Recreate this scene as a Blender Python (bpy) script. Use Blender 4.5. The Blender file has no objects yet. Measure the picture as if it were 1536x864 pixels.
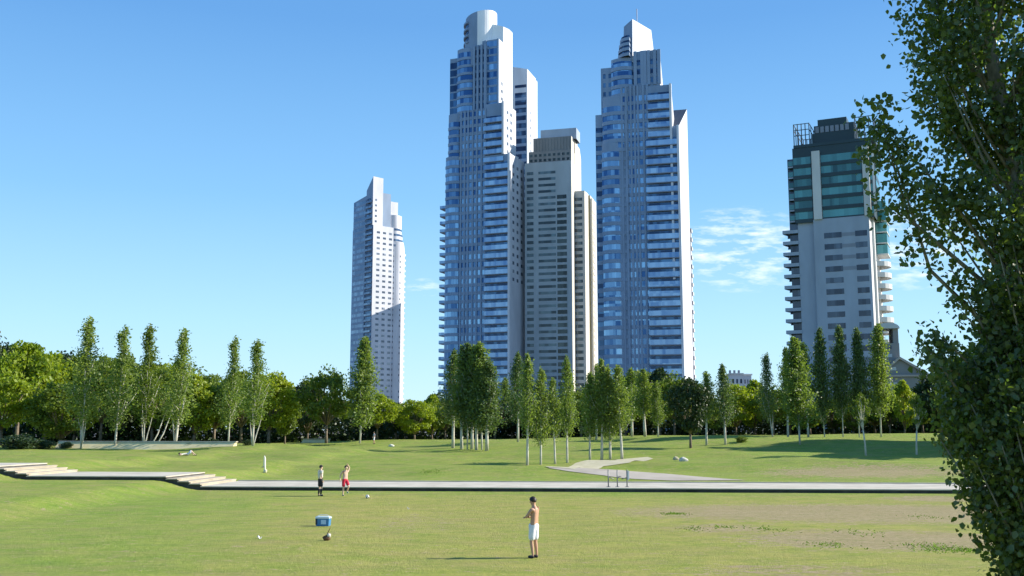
import bpy, math, random
import numpy as np
from mathutils import Vector, Matrix
R = math.radians
rng = np.random.default_rng(7)
random.seed(7)
SC = bpy.context.scene
COL = SC.collection

# ------------------------------------------------------------------ camera
F, CX, CY = 1533.0, 768.0, 432.0          # focal length and centre, in photo pixels
CAMH, PITCH = 3.8, R(7.9)
cam_d = bpy.data.cameras.new('camera')
cam_d.sensor_width = 36.0
cam_d.lens = 36.0 * F / 1536.0
cam_d.clip_start, cam_d.clip_end = 0.1, 12000
cam = bpy.data.objects.new('camera', cam_d)
COL.objects.link(cam)
cam.location = (0, 0, CAMH)
cam.rotation_euler = (math.pi / 2 + PITCH, 0, 0)
SC.camera = cam

# ------------------------------------------------------------------ light
SUN_EL, SUN_AZ = R(29), R(9)              # azimuth measured from +X towards +Y
sdir = Vector((math.cos(SUN_EL) * math.cos(SUN_AZ), math.cos(SUN_EL) * math.sin(SUN_AZ), math.sin(SUN_EL)))
sl = bpy.data.lights.new('sun', 'SUN')
sl.energy = 5.0
sl.angle = R(0.53)
sl.color = (1.0, 0.93, 0.82)
so = bpy.data.objects.new('sun', sl)
COL.objects.link(so)
so.rotation_euler = sdir.to_track_quat('Z', 'Y').to_euler()
so.location = (60, 0, 60)

W = bpy.data.worlds.new('World')
SC.world = W
W.use_nodes = True
nt = W.node_tree
for n in list(nt.nodes):
    nt.nodes.remove(n)
def N(t, ty, **kw):
    n = t.nodes.new(ty)
    for k, v in kw.items():
        setattr(n, k, v)
    return n
wo = N(nt, 'ShaderNodeOutputWorld')
bg = N(nt, 'ShaderNodeBackground')
sky = N(nt, 'ShaderNodeTexSky')
sky.sky_type = 'NISHITA'
sky.sun_disc = False
sky.sun_elevation = SUN_EL
sky.sun_rotation = math.pi / 2 - SUN_AZ
sky.altitude = 0
sky.air_density = 1.0
sky.dust_density = 0.1
sky.ozone_density = 3.0
bg.inputs['Strength'].default_value = 0.11
hsv = N(nt, 'ShaderNodeHueSaturation')
hsv.inputs['Saturation'].default_value = 1.12
nt.links.new(sky.outputs[0], hsv.inputs['Color'])
# small fair-weather clouds, given by direction in the sky
geo = N(nt, 'ShaderNodeTexCoord')
sep = N(nt, 'ShaderNodeSeparateXYZ')
nt.links.new(geo.outputs['Generated'], sep.inputs[0])
def M(t, op, a, b=None, clamp=False):
    n = N(t, 'ShaderNodeMath', operation=op)
    n.use_clamp = clamp
    for i, v in enumerate((a, b)):
        if v is None:
            continue
        if isinstance(v, (int, float)):
            n.inputs[i].default_value = v
        else:
            t.links.new(v, n.inputs[i])
    return n.outputs[0]
yy = M(nt, 'MAXIMUM', sep.outputs['Y'], 0.02)
uu = M(nt, 'DIVIDE', sep.outputs['X'], yy)
ww = M(nt, 'DIVIDE', sep.outputs['Z'], yy)
comb = N(nt, 'ShaderNodeCombineXYZ')
nt.links.new(M(nt, 'MULTIPLY', uu, 26.0), comb.inputs[0])
nt.links.new(M(nt, 'MULTIPLY', ww, 95.0), comb.inputs[1])
nz = N(nt, 'ShaderNodeTexNoise')
nz.inputs['Scale'].default_value = 1.15
nz.inputs['Detail'].default_value = 5
nz.inputs['Roughness'].default_value = 0.6
nt.links.new(comb.outputs[0], nz.inputs['Vector'])
def blob(u0, w0, su, sw, amp):
    a = M(nt, 'DIVIDE', M(nt, 'SUBTRACT', uu, u0), su)
    b = M(nt, 'DIVIDE', M(nt, 'SUBTRACT', ww, w0), sw)
    d = M(nt, 'ADD', M(nt, 'MULTIPLY', a, a), M(nt, 'MULTIPLY', b, b))
    return M(nt, 'MULTIPLY', M(nt, 'SUBTRACT', 1.0, d, True), amp)
m1 = blob(0.228, 0.178, 0.075, 0.045, 1.0)
m2 = blob(0.40, 0.180, 0.055, 0.045, 1.0)
m3 = blob(-0.087, 0.139, 0.018, 0.010, 0.6)
ms = M(nt, 'MAXIMUM', M(nt, 'MAXIMUM', m1, m2), m3)
cr = N(nt, 'ShaderNodeMapRange')
cr.inputs['From Min'].default_value = 0.46
cr.inputs['From Max'].default_value = 0.72
nt.links.new(nz.outputs['Fac'], cr.inputs['Value'])
cm = M(nt, 'MULTIPLY', M(nt, 'MULTIPLY', cr.outputs[0], M(nt, 'POWER', ms, 0.5)), 0.85)
mx = N(nt, 'ShaderNodeMix', data_type='RGBA')
nt.links.new(cm, mx.inputs['Factor'])
# clear blue air: the Nishita sky blended with a measured-looking blue that pales to the horizon
er = N(nt, 'ShaderNodeValToRGB')
nt.links.new(sep.outputs['Z'], er.inputs[0])
for k, (p_, c_) in enumerate(((0.0, (0.60, 0.86, 1.0)), (0.10, (0.44, 0.76, 1.02)), (0.22, (0.255, 0.56, 0.93)), (0.38, (0.135, 0.365, 0.76)), (1.0, (0.05, 0.18, 0.48)))):
    e_ = er.color_ramp.elements[k] if k < 2 else er.color_ramp.elements.new(p_)
    e_.position = p_
    e_.color = (*c_, 1)
sc_ = N(nt, 'ShaderNodeVectorMath', operation='SCALE')
sc_.inputs['Scale'].default_value = 6.0
nt.links.new(er.outputs[0], sc_.inputs[0])
bl = N(nt, 'ShaderNodeMix', data_type='RGBA')
bl.inputs['Factor'].default_value = 0.9
nt.links.new(hsv.outputs[0], bl.inputs[6])
nt.links.new(sc_.outputs[0], bl.inputs[7])
nt.links.new(bl.outputs[2], mx.inputs[6])
mx.inputs[7].default_value = (6.8, 7.0, 7.2, 1)
nt.links.new(mx.outputs[2], bg.inputs['Color'])
nt.links.new(bg.outputs[0], wo.inputs['Surface'])

SC.view_settings.view_transform = 'Standard'
SC.view_settings.look = 'None'
SC.view_settings.exposure = 0.80
SC.view_settings.gamma = 1
SC.render.engine = 'CYCLES'

# ------------------------------------------------------------------ helpers
def mat(name, col, rough=0.8, spec=0.3, metal=0.0):
    m = bpy.data.materials.new(name)
    m.use_nodes = True
    b = m.node_tree.nodes['Principled BSDF']
    b.inputs['Base Color'].default_value = (*col, 1)
    b.inputs['Roughness'].default_value = rough
    b.inputs['Specular IOR Level'].default_value = spec
    b.inputs['Metallic'].default_value = metal
    return m
def noisy(name, c1, c2, scale=3.0, rough=0.85, detail=4, spec=0.25, stretch=(1, 1, 1), bump=0.0, lo=0.35, hi=0.65, metal=0.0):
    m = mat(name, c1, rough, spec, metal)
    t = m.node_tree
    b = t.nodes['Principled BSDF']
    tc = N(t, 'ShaderNodeTexCoord')
    mp = N(t, 'ShaderNodeMapping')
    mp.inputs['Scale'].default_value = stretch
    t.links.new(tc.outputs['Object'], mp.inputs[0])
    n = N(t, 'ShaderNodeTexNoise')
    n.inputs['Scale'].default_value = scale
    n.inputs['Detail'].default_value = detail
    n.inputs['Roughness'].default_value = 0.65
    t.links.new(mp.outputs[0], n.inputs['Vector'])
    r = N(t, 'ShaderNodeMapRange')
    r.inputs['From Min'].default_value = lo
    r.inputs['From Max'].default_value = hi
    t.links.new(n.outputs['Fac'], r.inputs['Value'])
    x = N(t, 'ShaderNodeMix', data_type='RGBA')
    x.inputs[6].default_value = (*c1, 1)
    x.inputs[7].default_value = (*c2, 1)
    t.links.new(r.outputs[0], x.inputs['Factor'])
    t.links.new(x.outputs[2], b.inputs['Base Color'])
    if bump:
        bp = N(t, 'ShaderNodeBump')
        bp.inputs['Strength'].default_value = bump
        t.links.new(n.outputs['Fac'], bp.inputs['Height'])
        t.links.new(bp.outputs[0], b.inputs['Normal'])
    return m

class MB:
    """collects shapes, linked as ONE mesh object"""
    def __init__(s):
        s.v, s.f, s.m = [], [], []
    def poly(s, pts, m=0):
        i = len(s.v)
        s.v += [tuple(p) for p in pts]
        s.f.append(tuple(range(i, i + len(pts))))
        s.m.append(m)
    def box(s, x0, x1, y0, y1, z0, z1, m=0):
        i = len(s.v)
        s.v += [(x0, y0, z0), (x1, y0, z0), (x1, y1, z0), (x0, y1, z0), (x0, y0, z1), (x1, y0, z1), (x1, y1, z1), (x0, y1, z1)]
        for q in ((0, 3, 2, 1), (4, 5, 6, 7), (0, 1, 5, 4), (1, 2, 6, 5), (2, 3, 7, 6), (3, 0, 4, 7)):
            s.f.append(tuple(i + k for k in q))
            s.m.append(m)
    def prism(s, path, z0, z1, m=0, side=None, top=None, z1s=None):
        """closed plan polygon (counter-clockwise), side: function(normal)->material"""
        n = len(path)
        i = len(s.v)
        s.v += [(p[0], p[1], z0) for p in path]
        s.v += [(p[0], p[1], (z1s[k] if z1s else z1)) for k, p in enumerate(path)]
        for k in range(n):
            a, b = path[k], path[(k + 1) % n]
            nx, ny = b[1] - a[1], a[0] - b[0]
            l = math.hypot(nx, ny) or 1
            s.f.append((i + k, i + (k + 1) % n, i + n + (k + 1) % n, i + n + k))
            s.m.append(side(nx / l, ny / l) if side else m)
        s.f.append(tuple(i + n + k for k in range(n)))
        s.m.append(m if top is None else top)
    def tube(s, pts, rad, n=8, m=0, cap=True):
        rings = []
        pts = [Vector(p) for p in pts]
        for k, p in enumerate(pts):
            d = (pts[min(k + 1, len(pts) - 1)] - pts[max(k - 1, 0)]).normalized()
            a = d.orthogonal().normalized() if abs(d.z) < 0.98 else Vector((1, 0, 0))
            a = (a - d * a.dot(d)).normalized()
            if k:
                a = (pa - d * pa.dot(d)).normalized()
            pa = a
            b = d.cross(a)
            i = len(s.v)
            rings.append(i)
            r = rad[k] if isinstance(rad, (list, tuple)) else rad
            for j in range(n):
                th = 2 * math.pi * j / n
                s.v.append(tuple(p + a * (r * math.cos(th)) + b * (r * math.sin(th))))
        for k in range(len(pts) - 1):
            for j in range(n):
                s.f.append((rings[k] + j, rings[k] + (j + 1) % n, rings[k + 1] + (j + 1) % n, rings[k + 1] + j))
                s.m.append(m)
        if cap:
            s.f.append(tuple(rings[-1] + j for j in range(n)))
            s.m.append(m)
            s.f.append(tuple(rings[0] + j for j in reversed(range(n))))
            s.m.append(m)
    def build(s, name, mats, parent=None, smooth=False):
        me = bpy.data.meshes.new(name)
        me.from_pydata(s.v, [], s.f)
        if not isinstance(mats, (list, tuple)):
            mats = [mats]
        for m in mats:
            me.materials.append(m)
        if len(mats) > 1:
            me.polygons.foreach_set('material_index', s.m)
        if smooth:
            me.polygons.foreach_set('use_smooth', [True] * len(me.polygons))
        me.update()
        o = bpy.data.objects.new(name, me)
        COL.objects.link(o)
        if parent:
            o.parent = parent
        return o
def obj_np(name, verts, faces4, mats, parent=None, mi=None, smooth=False):
    me = bpy.data.meshes.new(name)
    nv, nf = len(verts), len(faces4)
    me.vertices.add(nv)
    me.vertices.foreach_set('co', np.asarray(verts, dtype=np.float32).ravel())
    me.loops.add(nf * 4)
    me.loops.foreach_set('vertex_index', np.asarray(faces4, dtype=np.int32).ravel())
    me.polygons.add(nf)
    me.polygons.foreach_set('loop_start', np.arange(0, nf * 4, 4, dtype=np.int32))
    me.polygons.foreach_set('loop_total', np.full(nf, 4, dtype=np.int32))
    for m in (mats if isinstance(mats, (list, tuple)) else [mats]):
        me.materials.append(m)
    if mi is not None:
        me.polygons.foreach_set('material_index', np.asarray(mi, dtype=np.int32))
    if smooth:
        me.polygons.foreach_set('use_smooth', np.ones(nf, dtype=bool))
    me.update(calc_edges=True)
    me.validate()
    o = bpy.data.objects.new(name, me)
    COL.objects.link(o)
    if parent:
        o.parent = parent
    return o
def empty(name, loc=(0, 0, 0), rz=0.0):
    o = bpy.data.objects.new(name, None)
    COL.objects.link(o)
    o.empty_display_size = 0.3
    o.location = loc
    o.rotation_euler = (0, 0, rz)
    return o
def tag(o, label=None, cat=None, group=None, kind=None):
    if label: o['label'] = label
    if cat: o['category'] = cat
    if group: o['group'] = group
    if kind: o['kind'] = kind
    return o
def struct(o):
    o['kind'] = 'structure'
    return o
def Tan(py):
    return math.tan(PITCH + math.atan((CY - py) / F))
def KX(px, py):
    """x = KX * y for a point seen at px, py"""
    return (px - CX) / F * (math.cos(PITCH) + math.sin(PITCH) * Tan(py))
def at(px, py, y):
    return Vector((KX(px, py) * y, y, CAMH + y * Tan(py)))

# ------------------------------------------------------------------ terrain
WA, WB = math.cos(R(4.5)), math.sin(R(4.5))
WY0, WWID = 63.6, 6.6
def st(x, y):
    return x * WA - (y - WY0) * WB, x * WB + (y - WY0) * WA
def xy(s, t):
    return s * WA + t * WB, WY0 - s * WB + t * WA
def sm(a, b, x):
    t = np.clip((x - a) / (b - a), 0, 1)
    return t * t * (3 - 2 * t)
def gz(x, y):
    x = np.asarray(x, dtype=float); y = np.asarray(y, dtype=float)
    s, t = st(x, y)
    S = 0.6 * sm(-19.6, -22.6, s) + 0.6 * sm(-31.0, -34.0, s)
    low = S * (1 - 0.75 * sm(0, -45, t)) + 0.03 * np.sin(x * 0.31 + y * 0.12) * sm(-3, -9, t) + 0.05 * np.sin(y * 0.21 - x * 0.08) * sm(-3, -12, t)
    low = low + 0.055 * sm(-7, -0.5, t)
    zf = np.interp(x, [-120, -40, -18, 0, 22, 60, 120], [1.7, 1.6, 2.0, 2.25, 2.75, 3.05, 3.2])
    k = np.clip((t - WWID) / 88.0, 0, 1)
    hi = (0.27 + S) * (1 - k) + zf * k
    am = sm(8, 18, t) * (1 - sm(85, 120, t))
    hi = hi + am * (0.21 * np.sin(t * 0.42 + x * 0.05 + 1.2 * np.sin(x * 0.045)) + 0.17 * np.sin(x * 0.16 + t * 0.11) + 0.05 * np.sin(x * 0.5 + t * 0.7))
    w = np.clip(t / WWID, 0, 1)
    return low * (1 - w) + hi * w
def hit(px, py, ymin=20, ymax=230):
    ys = np.arange(ymin, ymax, 0.1)
    K, T = KX(px, py), Tan(py)
    d = CAMH + ys * T - gz(K * ys, ys)
    i = np.argmax(d < 0)
    if d[i] >= 0:
        i = int(np.argmin(d))
    y = float(ys[i])
    return Vector((K * y, y, float(gz(K * y, y))))

# ------------------------------------------------------------------ ground sheet
def axis(parts):
    out = []
    for a, b, st_ in parts:
        out += list(np.arange(a, b - 1e-6, st_))
    return out
gx = [-6000, -3000, -1500, -800, -450, -300, -220, -170, -140] + axis([(-120, -40, 1.6), (-40, 45, 0.7), (45, 120, 1.6)]) + [120, 140, 170, 220, 300, 450, 800, 1500, 3000, 6000]
gy = [-400, -120, -30, 0, 10] + axis([(18, 76, 0.55), (76, 130, 0.9), (130, 190, 1.5)]) + [190, 210, 240, 300, 400, 600, 1000, 1800, 3200, 7000]
GX, GY = np.meshgrid(gx, gy)
GZ = gz(GX, GY)
nx_, ny_ = len(gx), len(gy)
verts = np.stack([GX.ravel(), GY.ravel(), GZ.ravel()], 1)
ii = np.arange(nx_ * ny_).reshape(ny_, nx_)
fc = np.stack([ii[:-1, :-1].ravel(), ii[:-1, 1:].ravel(), ii[1:, 1:].ravel(), ii[1:, :-1].ravel()], 1)

gm = bpy.data.materials.new('lawn')
gm.use_nodes = True
t = gm.node_tree
b = t.nodes['Principled BSDF']
b.inputs['Roughness'].default_value = 0.85
b.inputs['Specular IOR Level'].default_value = 0.15
tc = N(t, 'ShaderNodeTexCoord')
def noise(scale, detail=4, rough=0.6, stretch=(1, 1, 1), lo=0.3, hi=0.7):
    mp = N(t, 'ShaderNodeMapping')
    mp.inputs['Scale'].default_value = stretch
    t.links.new(tc.outputs['Object'], mp.inputs[0])
    n = N(t, 'ShaderNodeTexNoise')
    n.inputs['Scale'].default_value = scale
    n.inputs['Detail'].default_value = detail
    n.inputs['Roughness'].default_value = rough
    t.links.new(mp.outputs[0], n.inputs['Vector'])
    r = N(t, 'ShaderNodeMapRange')
    r.inputs['From Min'].default_value = lo
    r.inputs['From Max'].default_value = hi
    t.links.new(n.outputs['Fac'], r.inputs['Value'])
    return r.outputs[0]
def mixc(f, a, c):
    x = N(t, 'ShaderNodeMix', data_type='RGBA')
    if isinstance(f, (int, float)): x.inputs['Factor'].default_value = f
    else: t.links.new(f, x.inputs['Factor'])
    for i, v in ((6, a), (7, c)):
        if isinstance(v, tuple): x.inputs[i].default_value = (*v, 1)
        else: t.links.new(v, x.inputs[i])
    return x.outputs[2]
def attr(n):
    a = N(t, 'ShaderNodeAttribute', attribute_name=n)
    return a.outputs['Fac']
big = noise(0.09, 4, 0.6, (1, 1.6, 1))
mid = noise(0.55, 5, 0.65, (1, 1.5, 1))
fine = noise(5.0, 6, 0.75, (1, 1, 1), 0.25, 0.75)
vfine = noise(22.0, 3, 0.7)
lush = mixc(mid, (0.130, 0.260, 0.013), (0.250, 0.380, 0.028))
dry = mixc(mid, (0.315, 0.335, 0.044), (0.465, 0.385, 0.105))
dr = M(t, 'ADD', attr('dry'), M(t, 'MULTIPLY', M(t, 'SUBTRACT', M(t, 'ADD', M(t, 'MULTIPLY', mid, 0.6), M(t, 'MULTIPLY', fine, 0.6)), 0.6), 0.75), True)
dr = M(t, 'MULTIPLY', dr, M(t, 'ADD', M(t, 'MULTIPLY', big, 0.35), 0.75), True)
c1 = mixc(dr, lush, dry)
soil = mixc(fine, (0.290, 0.195, 0.125), (0.540, 0.385, 0.270))
dd = M(t, 'ADD', attr('dirt'), M(t, 'MULTIPLY', M(t, 'SUBTRACT', M(t, 'ADD', M(t, 'MULTIPLY', noise(1.3, 5, 0.7, (1, 2.2, 1)), 0.55), M(t, 'MULTIPLY', fine, 0.5)), 0.52), 2.3))
rr = N(t, 'ShaderNodeMapRange')
rr.inputs['From Min'].default_value = 0.33
rr.inputs['From Max'].default_value = 0.58
t.links.new(dd, rr.inputs['Value'])
c2 = mixc(M(t, 'MULTIPLY', rr.outputs[0], 0.92), c1, soil)
c3 = mixc(M(t, 'MULTIPLY', M(t, 'SUBTRACT', 1.0, fine), 0.48), c2, (0.075, 0.105, 0.022))
c4 = mixc(M(t, 'MULTIPLY', vfine, 0.28), c3, (0.42, 0.44, 0.15))
c4 = mixc(M(t, 'MULTIPLY', noise(0.28, 5, 0.7, (1, 2.5, 1), .42, .68), 0.50), c4, (0.29, 0.24, 0.10))
c4 = mixc(M(t, 'MULTIPLY', noise(0.75, 5, 0.75, (1, 2.8, 1), .50, .70), 0.42), c4, (0.110, 0.185, 0.016))
c5 = mixc(attr('city'), c4, (0.20, 0.195, 0.185))
t.links.new(c5, b.inputs['Base Color'])
bp = N(t, 'ShaderNodeBump')
bp.inputs['Strength'].default_value = 0.65
bp.inputs['Distance'].default_value = 0.06
t.links.new(M(t, 'ADD', fine, M(t, 'MULTIPLY', vfine, 0.5)), bp.inputs['Height'])
t.links.new(bp.outputs[0], b.inputs['Normal'])
ground = struct(obj_np('ground', verts, fc, gm, smooth=True))
def patch(px0, px1, py0, py1, amp=1.0):
    """worn patch: an ellipse on the ground between photo bounds"""
    a, c = hit((px0 + px1) / 2, py1), hit((px0 + px1) / 2, py0)
    cy, ry = (a.y + c.y) / 2, abs(c.y - a.y) / 2
    l, r = KX(px0, (py0 + py1) / 2) * cy, KX(px1, (py0 + py1) / 2) * cy
    cx, rx = (l + r) / 2, (r - l) / 2
    d = ((GX - cx) / rx) ** 2 + ((GY - cy) / ry) ** 2
    return amp * np.clip(1.25 - d * 0.75, 0, 1)
dirt = np.zeros_like(GX)
for p in ((960, 1560, 757, 784, 1.0), (1130, 1580, 797, 826, 1.0), (1010, 1160, 786, 800, 0.62), (1330, 1480, 744, 753, 0.8), (1130, 1450, 697, 717, 0.85), (1040, 1330, 846, 868, 0.5), (560, 700, 770, 800, 0.25), (300, 400, 722, 740, 0.2)):
    dirt = np.maximum(dirt, patch(*p))
s_, t_ = st(GX, GY)
dryv = 0.62 * sm(-16, -2, GX + 0.25 * (GY - 40)) * (1 - sm(-6, 0, t_)) + 0.25 * (t_ < 0) + 0.22 * (t_ > 6)
dryv = dryv + 0.25 * patch(430, 620, 745, 860) + 0.3 * patch(280, 420, 725, 748) - 0.30 * patch(130, 400, 735, 775) - 0.2 * patch(860, 1100, 738, 756)
dryv = dryv + np.where(t_ > 6, -0.12 * sm(-10, 40, GX), 0)
city = np.clip(np.maximum(sm(225, 260, GY), np.maximum(sm(170, 220, np.abs(GX)), sm(-15, -60, GY))), 0, 1)
for nm, arr in (('city', city), ('dirt', dirt), ('dry', np.clip(dryv, 0, 1))):
    a = ground.data.attributes.new(nm, 'FLOAT', 'POINT')
    a.data.foreach_set('value', arr.ravel().astype(np.float32))

g_tuft = noisy('grass_blade', (0.10, 0.19, 0.022), (0.18, 0.27, 0.04), 0.8, 0.7)
_t = g_tuft.node_tree
_tr = N(_t, 'ShaderNodeBsdfTranslucent'); _tr.inputs['Color'].default_value = (.16, .28, .03, 1)
_ms = N(_t, 'ShaderNodeMixShader'); _ms.inputs[0].default_value = .55
_t.links.new(_t.nodes['Principled BSDF'].outputs[0], _ms.inputs[1]); _t.links.new(_tr.outputs[0], _ms.inputs[2])
_t.links.new(_ms.outputs[0], _t.nodes['Material Output'].inputs['Surface'])
# ragged green tufts standing in and beside the worn patches
def tufts():
    C = []
    for px, py, w, k in ((1012, 771, .45, 420), (1040, 793, .6, 120), (1085, 791, .4, 120), (1150, 795, .7, 160), (1245, 817, .6, 260), (1290, 800, .8, 120), (1405, 822, .9, 700), (1450, 826, .6, 420), (190, 690, 1.6, 160), (645, 708, .9, 500), (1395, 776, .8, 150)):
        c = hit(px, py)
        for _ in range(k // 2):
            C.append((c.x + random.gauss(0, w * .6), c.y + random.gauss(0, w * .8)))
    C = np.array(C); x, y = C[:, 0], C[:, 1]; n = len(x); z = gz(x, y)
    h = .02 + .045 * rng.random(n) ** 1.5; w = .012 + .03 * rng.random(n); th = rng.random(n) * 6.283
    lx, ly = (rng.random(n) - .5) * .16, (rng.random(n) - .5) * .16
    o_ = [np.stack([x + q * w * np.cos(th) + l * lx, y + q * w * np.sin(th) + l * ly, z + zz], 1) for q, l, zz in ((-1, 0, -.01), (1, 0, -.01), (.3, 1, h), (-.3, 1, h * .95))]
    v = np.stack(o_, 1).reshape(-1, 3)
    o = obj_np('grass', v, np.arange(n * 4).reshape(n, 4), g_tuft)
    tag(o, 'ragged green grass tufts in and beside the bare patches of the lawn', 'grass', kind='stuff')
tufts()

# ------------------------------------------------------------------ walkway with two flights of steps
m_conc = noisy('pale_concrete', (0.42, 0.385, 0.31), (0.55, 0.51, 0.42), 0.7, 0.85, bump=0.05)
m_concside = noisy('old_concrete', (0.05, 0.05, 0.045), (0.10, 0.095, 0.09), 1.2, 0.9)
m_step = noisy('tan_stone', (0.36, 0.315, 0.235), (0.46, 0.41, 0.32), 0.8, 0.9)
def walkway():
    edges = [(75, -19.6, 0.30)]
    z, s = 0.30, -19.6
    for f0 in (-19.6, -31.0):
        if f0 != -19.6:
            edges.append((s, f0, z)); s = f0
        for k in range(4):
            z += 0.15
            if k < 3:
                edges.append((s, s - 0.75, z)); s -= 0.75
    edges.append((s, -90, z))
    mb = MB()
    for a, c, zz in edges:
        p = [xy(c, 0), xy(a, 0), xy(a, WWID), xy(c, WWID)]
        wide = abs(a - c) > 2
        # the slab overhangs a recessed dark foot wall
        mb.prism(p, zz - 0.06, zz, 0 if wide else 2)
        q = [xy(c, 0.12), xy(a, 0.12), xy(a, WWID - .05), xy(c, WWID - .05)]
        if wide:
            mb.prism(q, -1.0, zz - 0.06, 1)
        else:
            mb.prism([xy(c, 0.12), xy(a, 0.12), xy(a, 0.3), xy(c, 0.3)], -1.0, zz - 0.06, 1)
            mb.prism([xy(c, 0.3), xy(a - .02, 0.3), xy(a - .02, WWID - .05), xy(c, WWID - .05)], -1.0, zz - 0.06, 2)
    o = mb.build('walkway', [m_conc, m_concside, m_step])
    return struct(o)
walkway()
def jointline():
    # narrow kerb along the back edge
    mb = MB()
    p = [xy(-19.5, WWID + .01), xy(75, WWID + .01), xy(75, WWID + .2), xy(-19.5, WWID + .2)]
    mb.prism(p, -0.3, 0.36, 0)
    return struct(mb.build('path_kerb', [m_conc]))
jointline()

# ------------------------------------------------------------------ path behind the walkway
m_path = noisy('worn_path', (0.35, 0.31, 0.25), (0.46, 0.41, 0.34), 0.35, 0.9)
m_edge = noisy('sandy_path_edge', (0.42, 0.39, 0.25), (0.52, 0.48, 0.34), 0.9, 0.95)
def strip(name, A, Bp, m, n=160, w=14, off=0.03):
    def samp(L):
        P = [hit(*p, ymin=70, ymax=140).xy for p in L]
        d = [0]
        for i in range(1, len(P)): d.append(d[-1] + (P[i] - P[i - 1]).length)
        tt = np.linspace(0, d[-1], n)
        return np.stack([np.interp(tt, d, [p.x for p in P]), np.interp(tt, d, [p.y for p in P])], 1)
    a, c = samp(A), samp(Bp)
    V = []
    for k in range(w + 1):
        q = a * (1 - k / w) + c * k / w
        V.append(np.stack([q[:, 0], q[:, 1], gz(q[:, 0], q[:, 1]) + off], 1))
    V = np.stack(V, 1).reshape(-1, 3)
    I = np.arange(n * (w + 1)).reshape(n, w + 1)
    f = np.stack([I[:-1, :-1].ravel(), I[1:, :-1].ravel(), I[1:, 1:].ravel(), I[:-1, 1:].ravel()], 1)
    return struct(obj_np(name, V, f, m, smooth=True))
strip('path', [(822, 702.5), (850, 707), (905, 713.5), (951, 719), (1010, 721.5)], [(862, 700), (890, 703), (940, 707), (999, 711), (1075, 717.5), (1120, 721)], m_path)
strip('branch_path', [(818, 701), (863, 695.5), (926, 690), (972, 686)], [(862, 704.5), (905, 700), (945, 694.5), (980, 688.5)], m_edge, off=0.045)

# ------------------------------------------------------------------ towers
def cladding(name, col, rough=0.55, spec=0.4):
    c2 = tuple(c * 0.80 for c in col)
    return noisy(name, col, c2, 0.12, rough, 3, spec, (1, 1, 0.35))
def glass(name, dark, light, cell=(1.5, 1.5, 3.42), amount=0.35, metal=0.55, rough=0.12):
    m = mat(name, dark, rough, 0.6, metal)
    t = m.node_tree
    b = t.nodes['Principled BSDF']
    tc = N(t, 'ShaderNodeTexCoord')
    def cellnoise(c, off):
        mp = N(t, 'ShaderNodeMapping')
        mp.inputs['Scale'].default_value = tuple(1.0 / q for q in c)
        mp.inputs['Location'].default_value = off
        t.links.new(tc.outputs['Object'], mp.inputs[0])
        fl = N(t, 'ShaderNodeVectorMath', operation='FLOOR')
        t.links.new(mp.outputs[0], fl.inputs[0])
        wn = N(t, 'ShaderNodeTexWhiteNoise')
        t.links.new(fl.outputs[0], wn.inputs['Vector'])
        return wn.outputs['Value']
    a = cellnoise(cell, (0.31, 0.17, 0.02))
    c = cellnoise((9, 9, cell[2]), (0.1, 0.4, 0.02))
    v = M(t, 'ADD', M(t, 'MULTIPLY', a, 0.5), M(t, 'MULTIPLY', c, 0.6))
    r = N(t, 'ShaderNodeMapRange')
    r.inputs['From Min'].default_value = 0.95 - amount * 1.1
    r.inputs['From Max'].default_value = 1.05
    t.links.new(v, r.inputs['Value'])
    x = N(t, 'ShaderNodeMix', data_type='RGBA')
    x.inputs[6].default_value = (*dark, 1)
    x.inputs[7].default_value = (*light, 1)
    t.links.new(r.outputs[0], x.inputs['Factor'])
    t.links.new(x.outputs[2], b.inputs['Base Color'])
    bp = N(t, 'ShaderNodeBump')
    bp.inputs['Strength'].default_value = 0.05
    t.links.new(a, bp.inputs['Height'])
    t.links.new(bp.outputs[0], b.inputs['Normal'])
    return m

class Tower:
    def __init__(s, name, label, px0, d, rot, floor):
        s.O = Vector((KX(px0, 500) * d, d, 2.0))
        s.r = R(rot)
        s.root = empty(name, s.O, -s.r)
        tag(s.root, label, 'skyscraper' )
        s.U = (math.cos(s.r), -math.sin(s.r)); s.V = (math.sin(s.r), math.cos(s.r))
        s.fl = floor
        s.wall = MB()
        s.parts = {}
    def u(s, px, py, v=0.0):
        K = KX(px, py)
        return (K * (s.O.y + v * s.V[1]) - s.O.x - v * s.V[0]) / (s.U[0] - K * s.U[1])
    def z(s, px, py, v=0.0):
        u = s.u(px, py, v)
        y = s.O.y + u * s.U[1] + v * s.V[1]
        return CAMH + y * Tan(py) - s.O.z
    def part(s, name, mb, area, mi=0):
        s.parts.setdefault((name, mi), []).append((area, mb))
    def finish(s, wallmats, partmats):
        s.wall.build('wall', wallmats, s.root)
        counts = {}
        for (name, mi), L in s.parts.items():
            for a, mb in L:
                counts.setdefault(name, []).append((a, mb, mi))
        for name, L in counts.items():
            L.sort(key=lambda q: -q[0])
            lim = 100 if len(L) <= 100 else 99
            for a, mb, mi in L[:lim]:
                mb.build(name, partmats[(name, mi)], s.root)
            if len(L) > lim:
                R_ = MB()
                mis = sorted(set(q[2] for q in L[lim:]))
                mats_ = []; base = {}
                for q in mis:
                    base[q] = len(mats_)
                    pm = partmats[(name, q)]
                    mats_ += pm if isinstance(pm, list) else [pm]
                for a, mb, mi in L[lim:]:
                    i = len(R_.v)
                    R_.v += mb.v
                    R_.f += [tuple(i + k for k in f) for f in mb.f]
                    R_.m += [m + base[mi] for m in mb.m]
                o = R_.build(name, mats_, s.root)
                o['kind'] = 'stuff'
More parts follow.
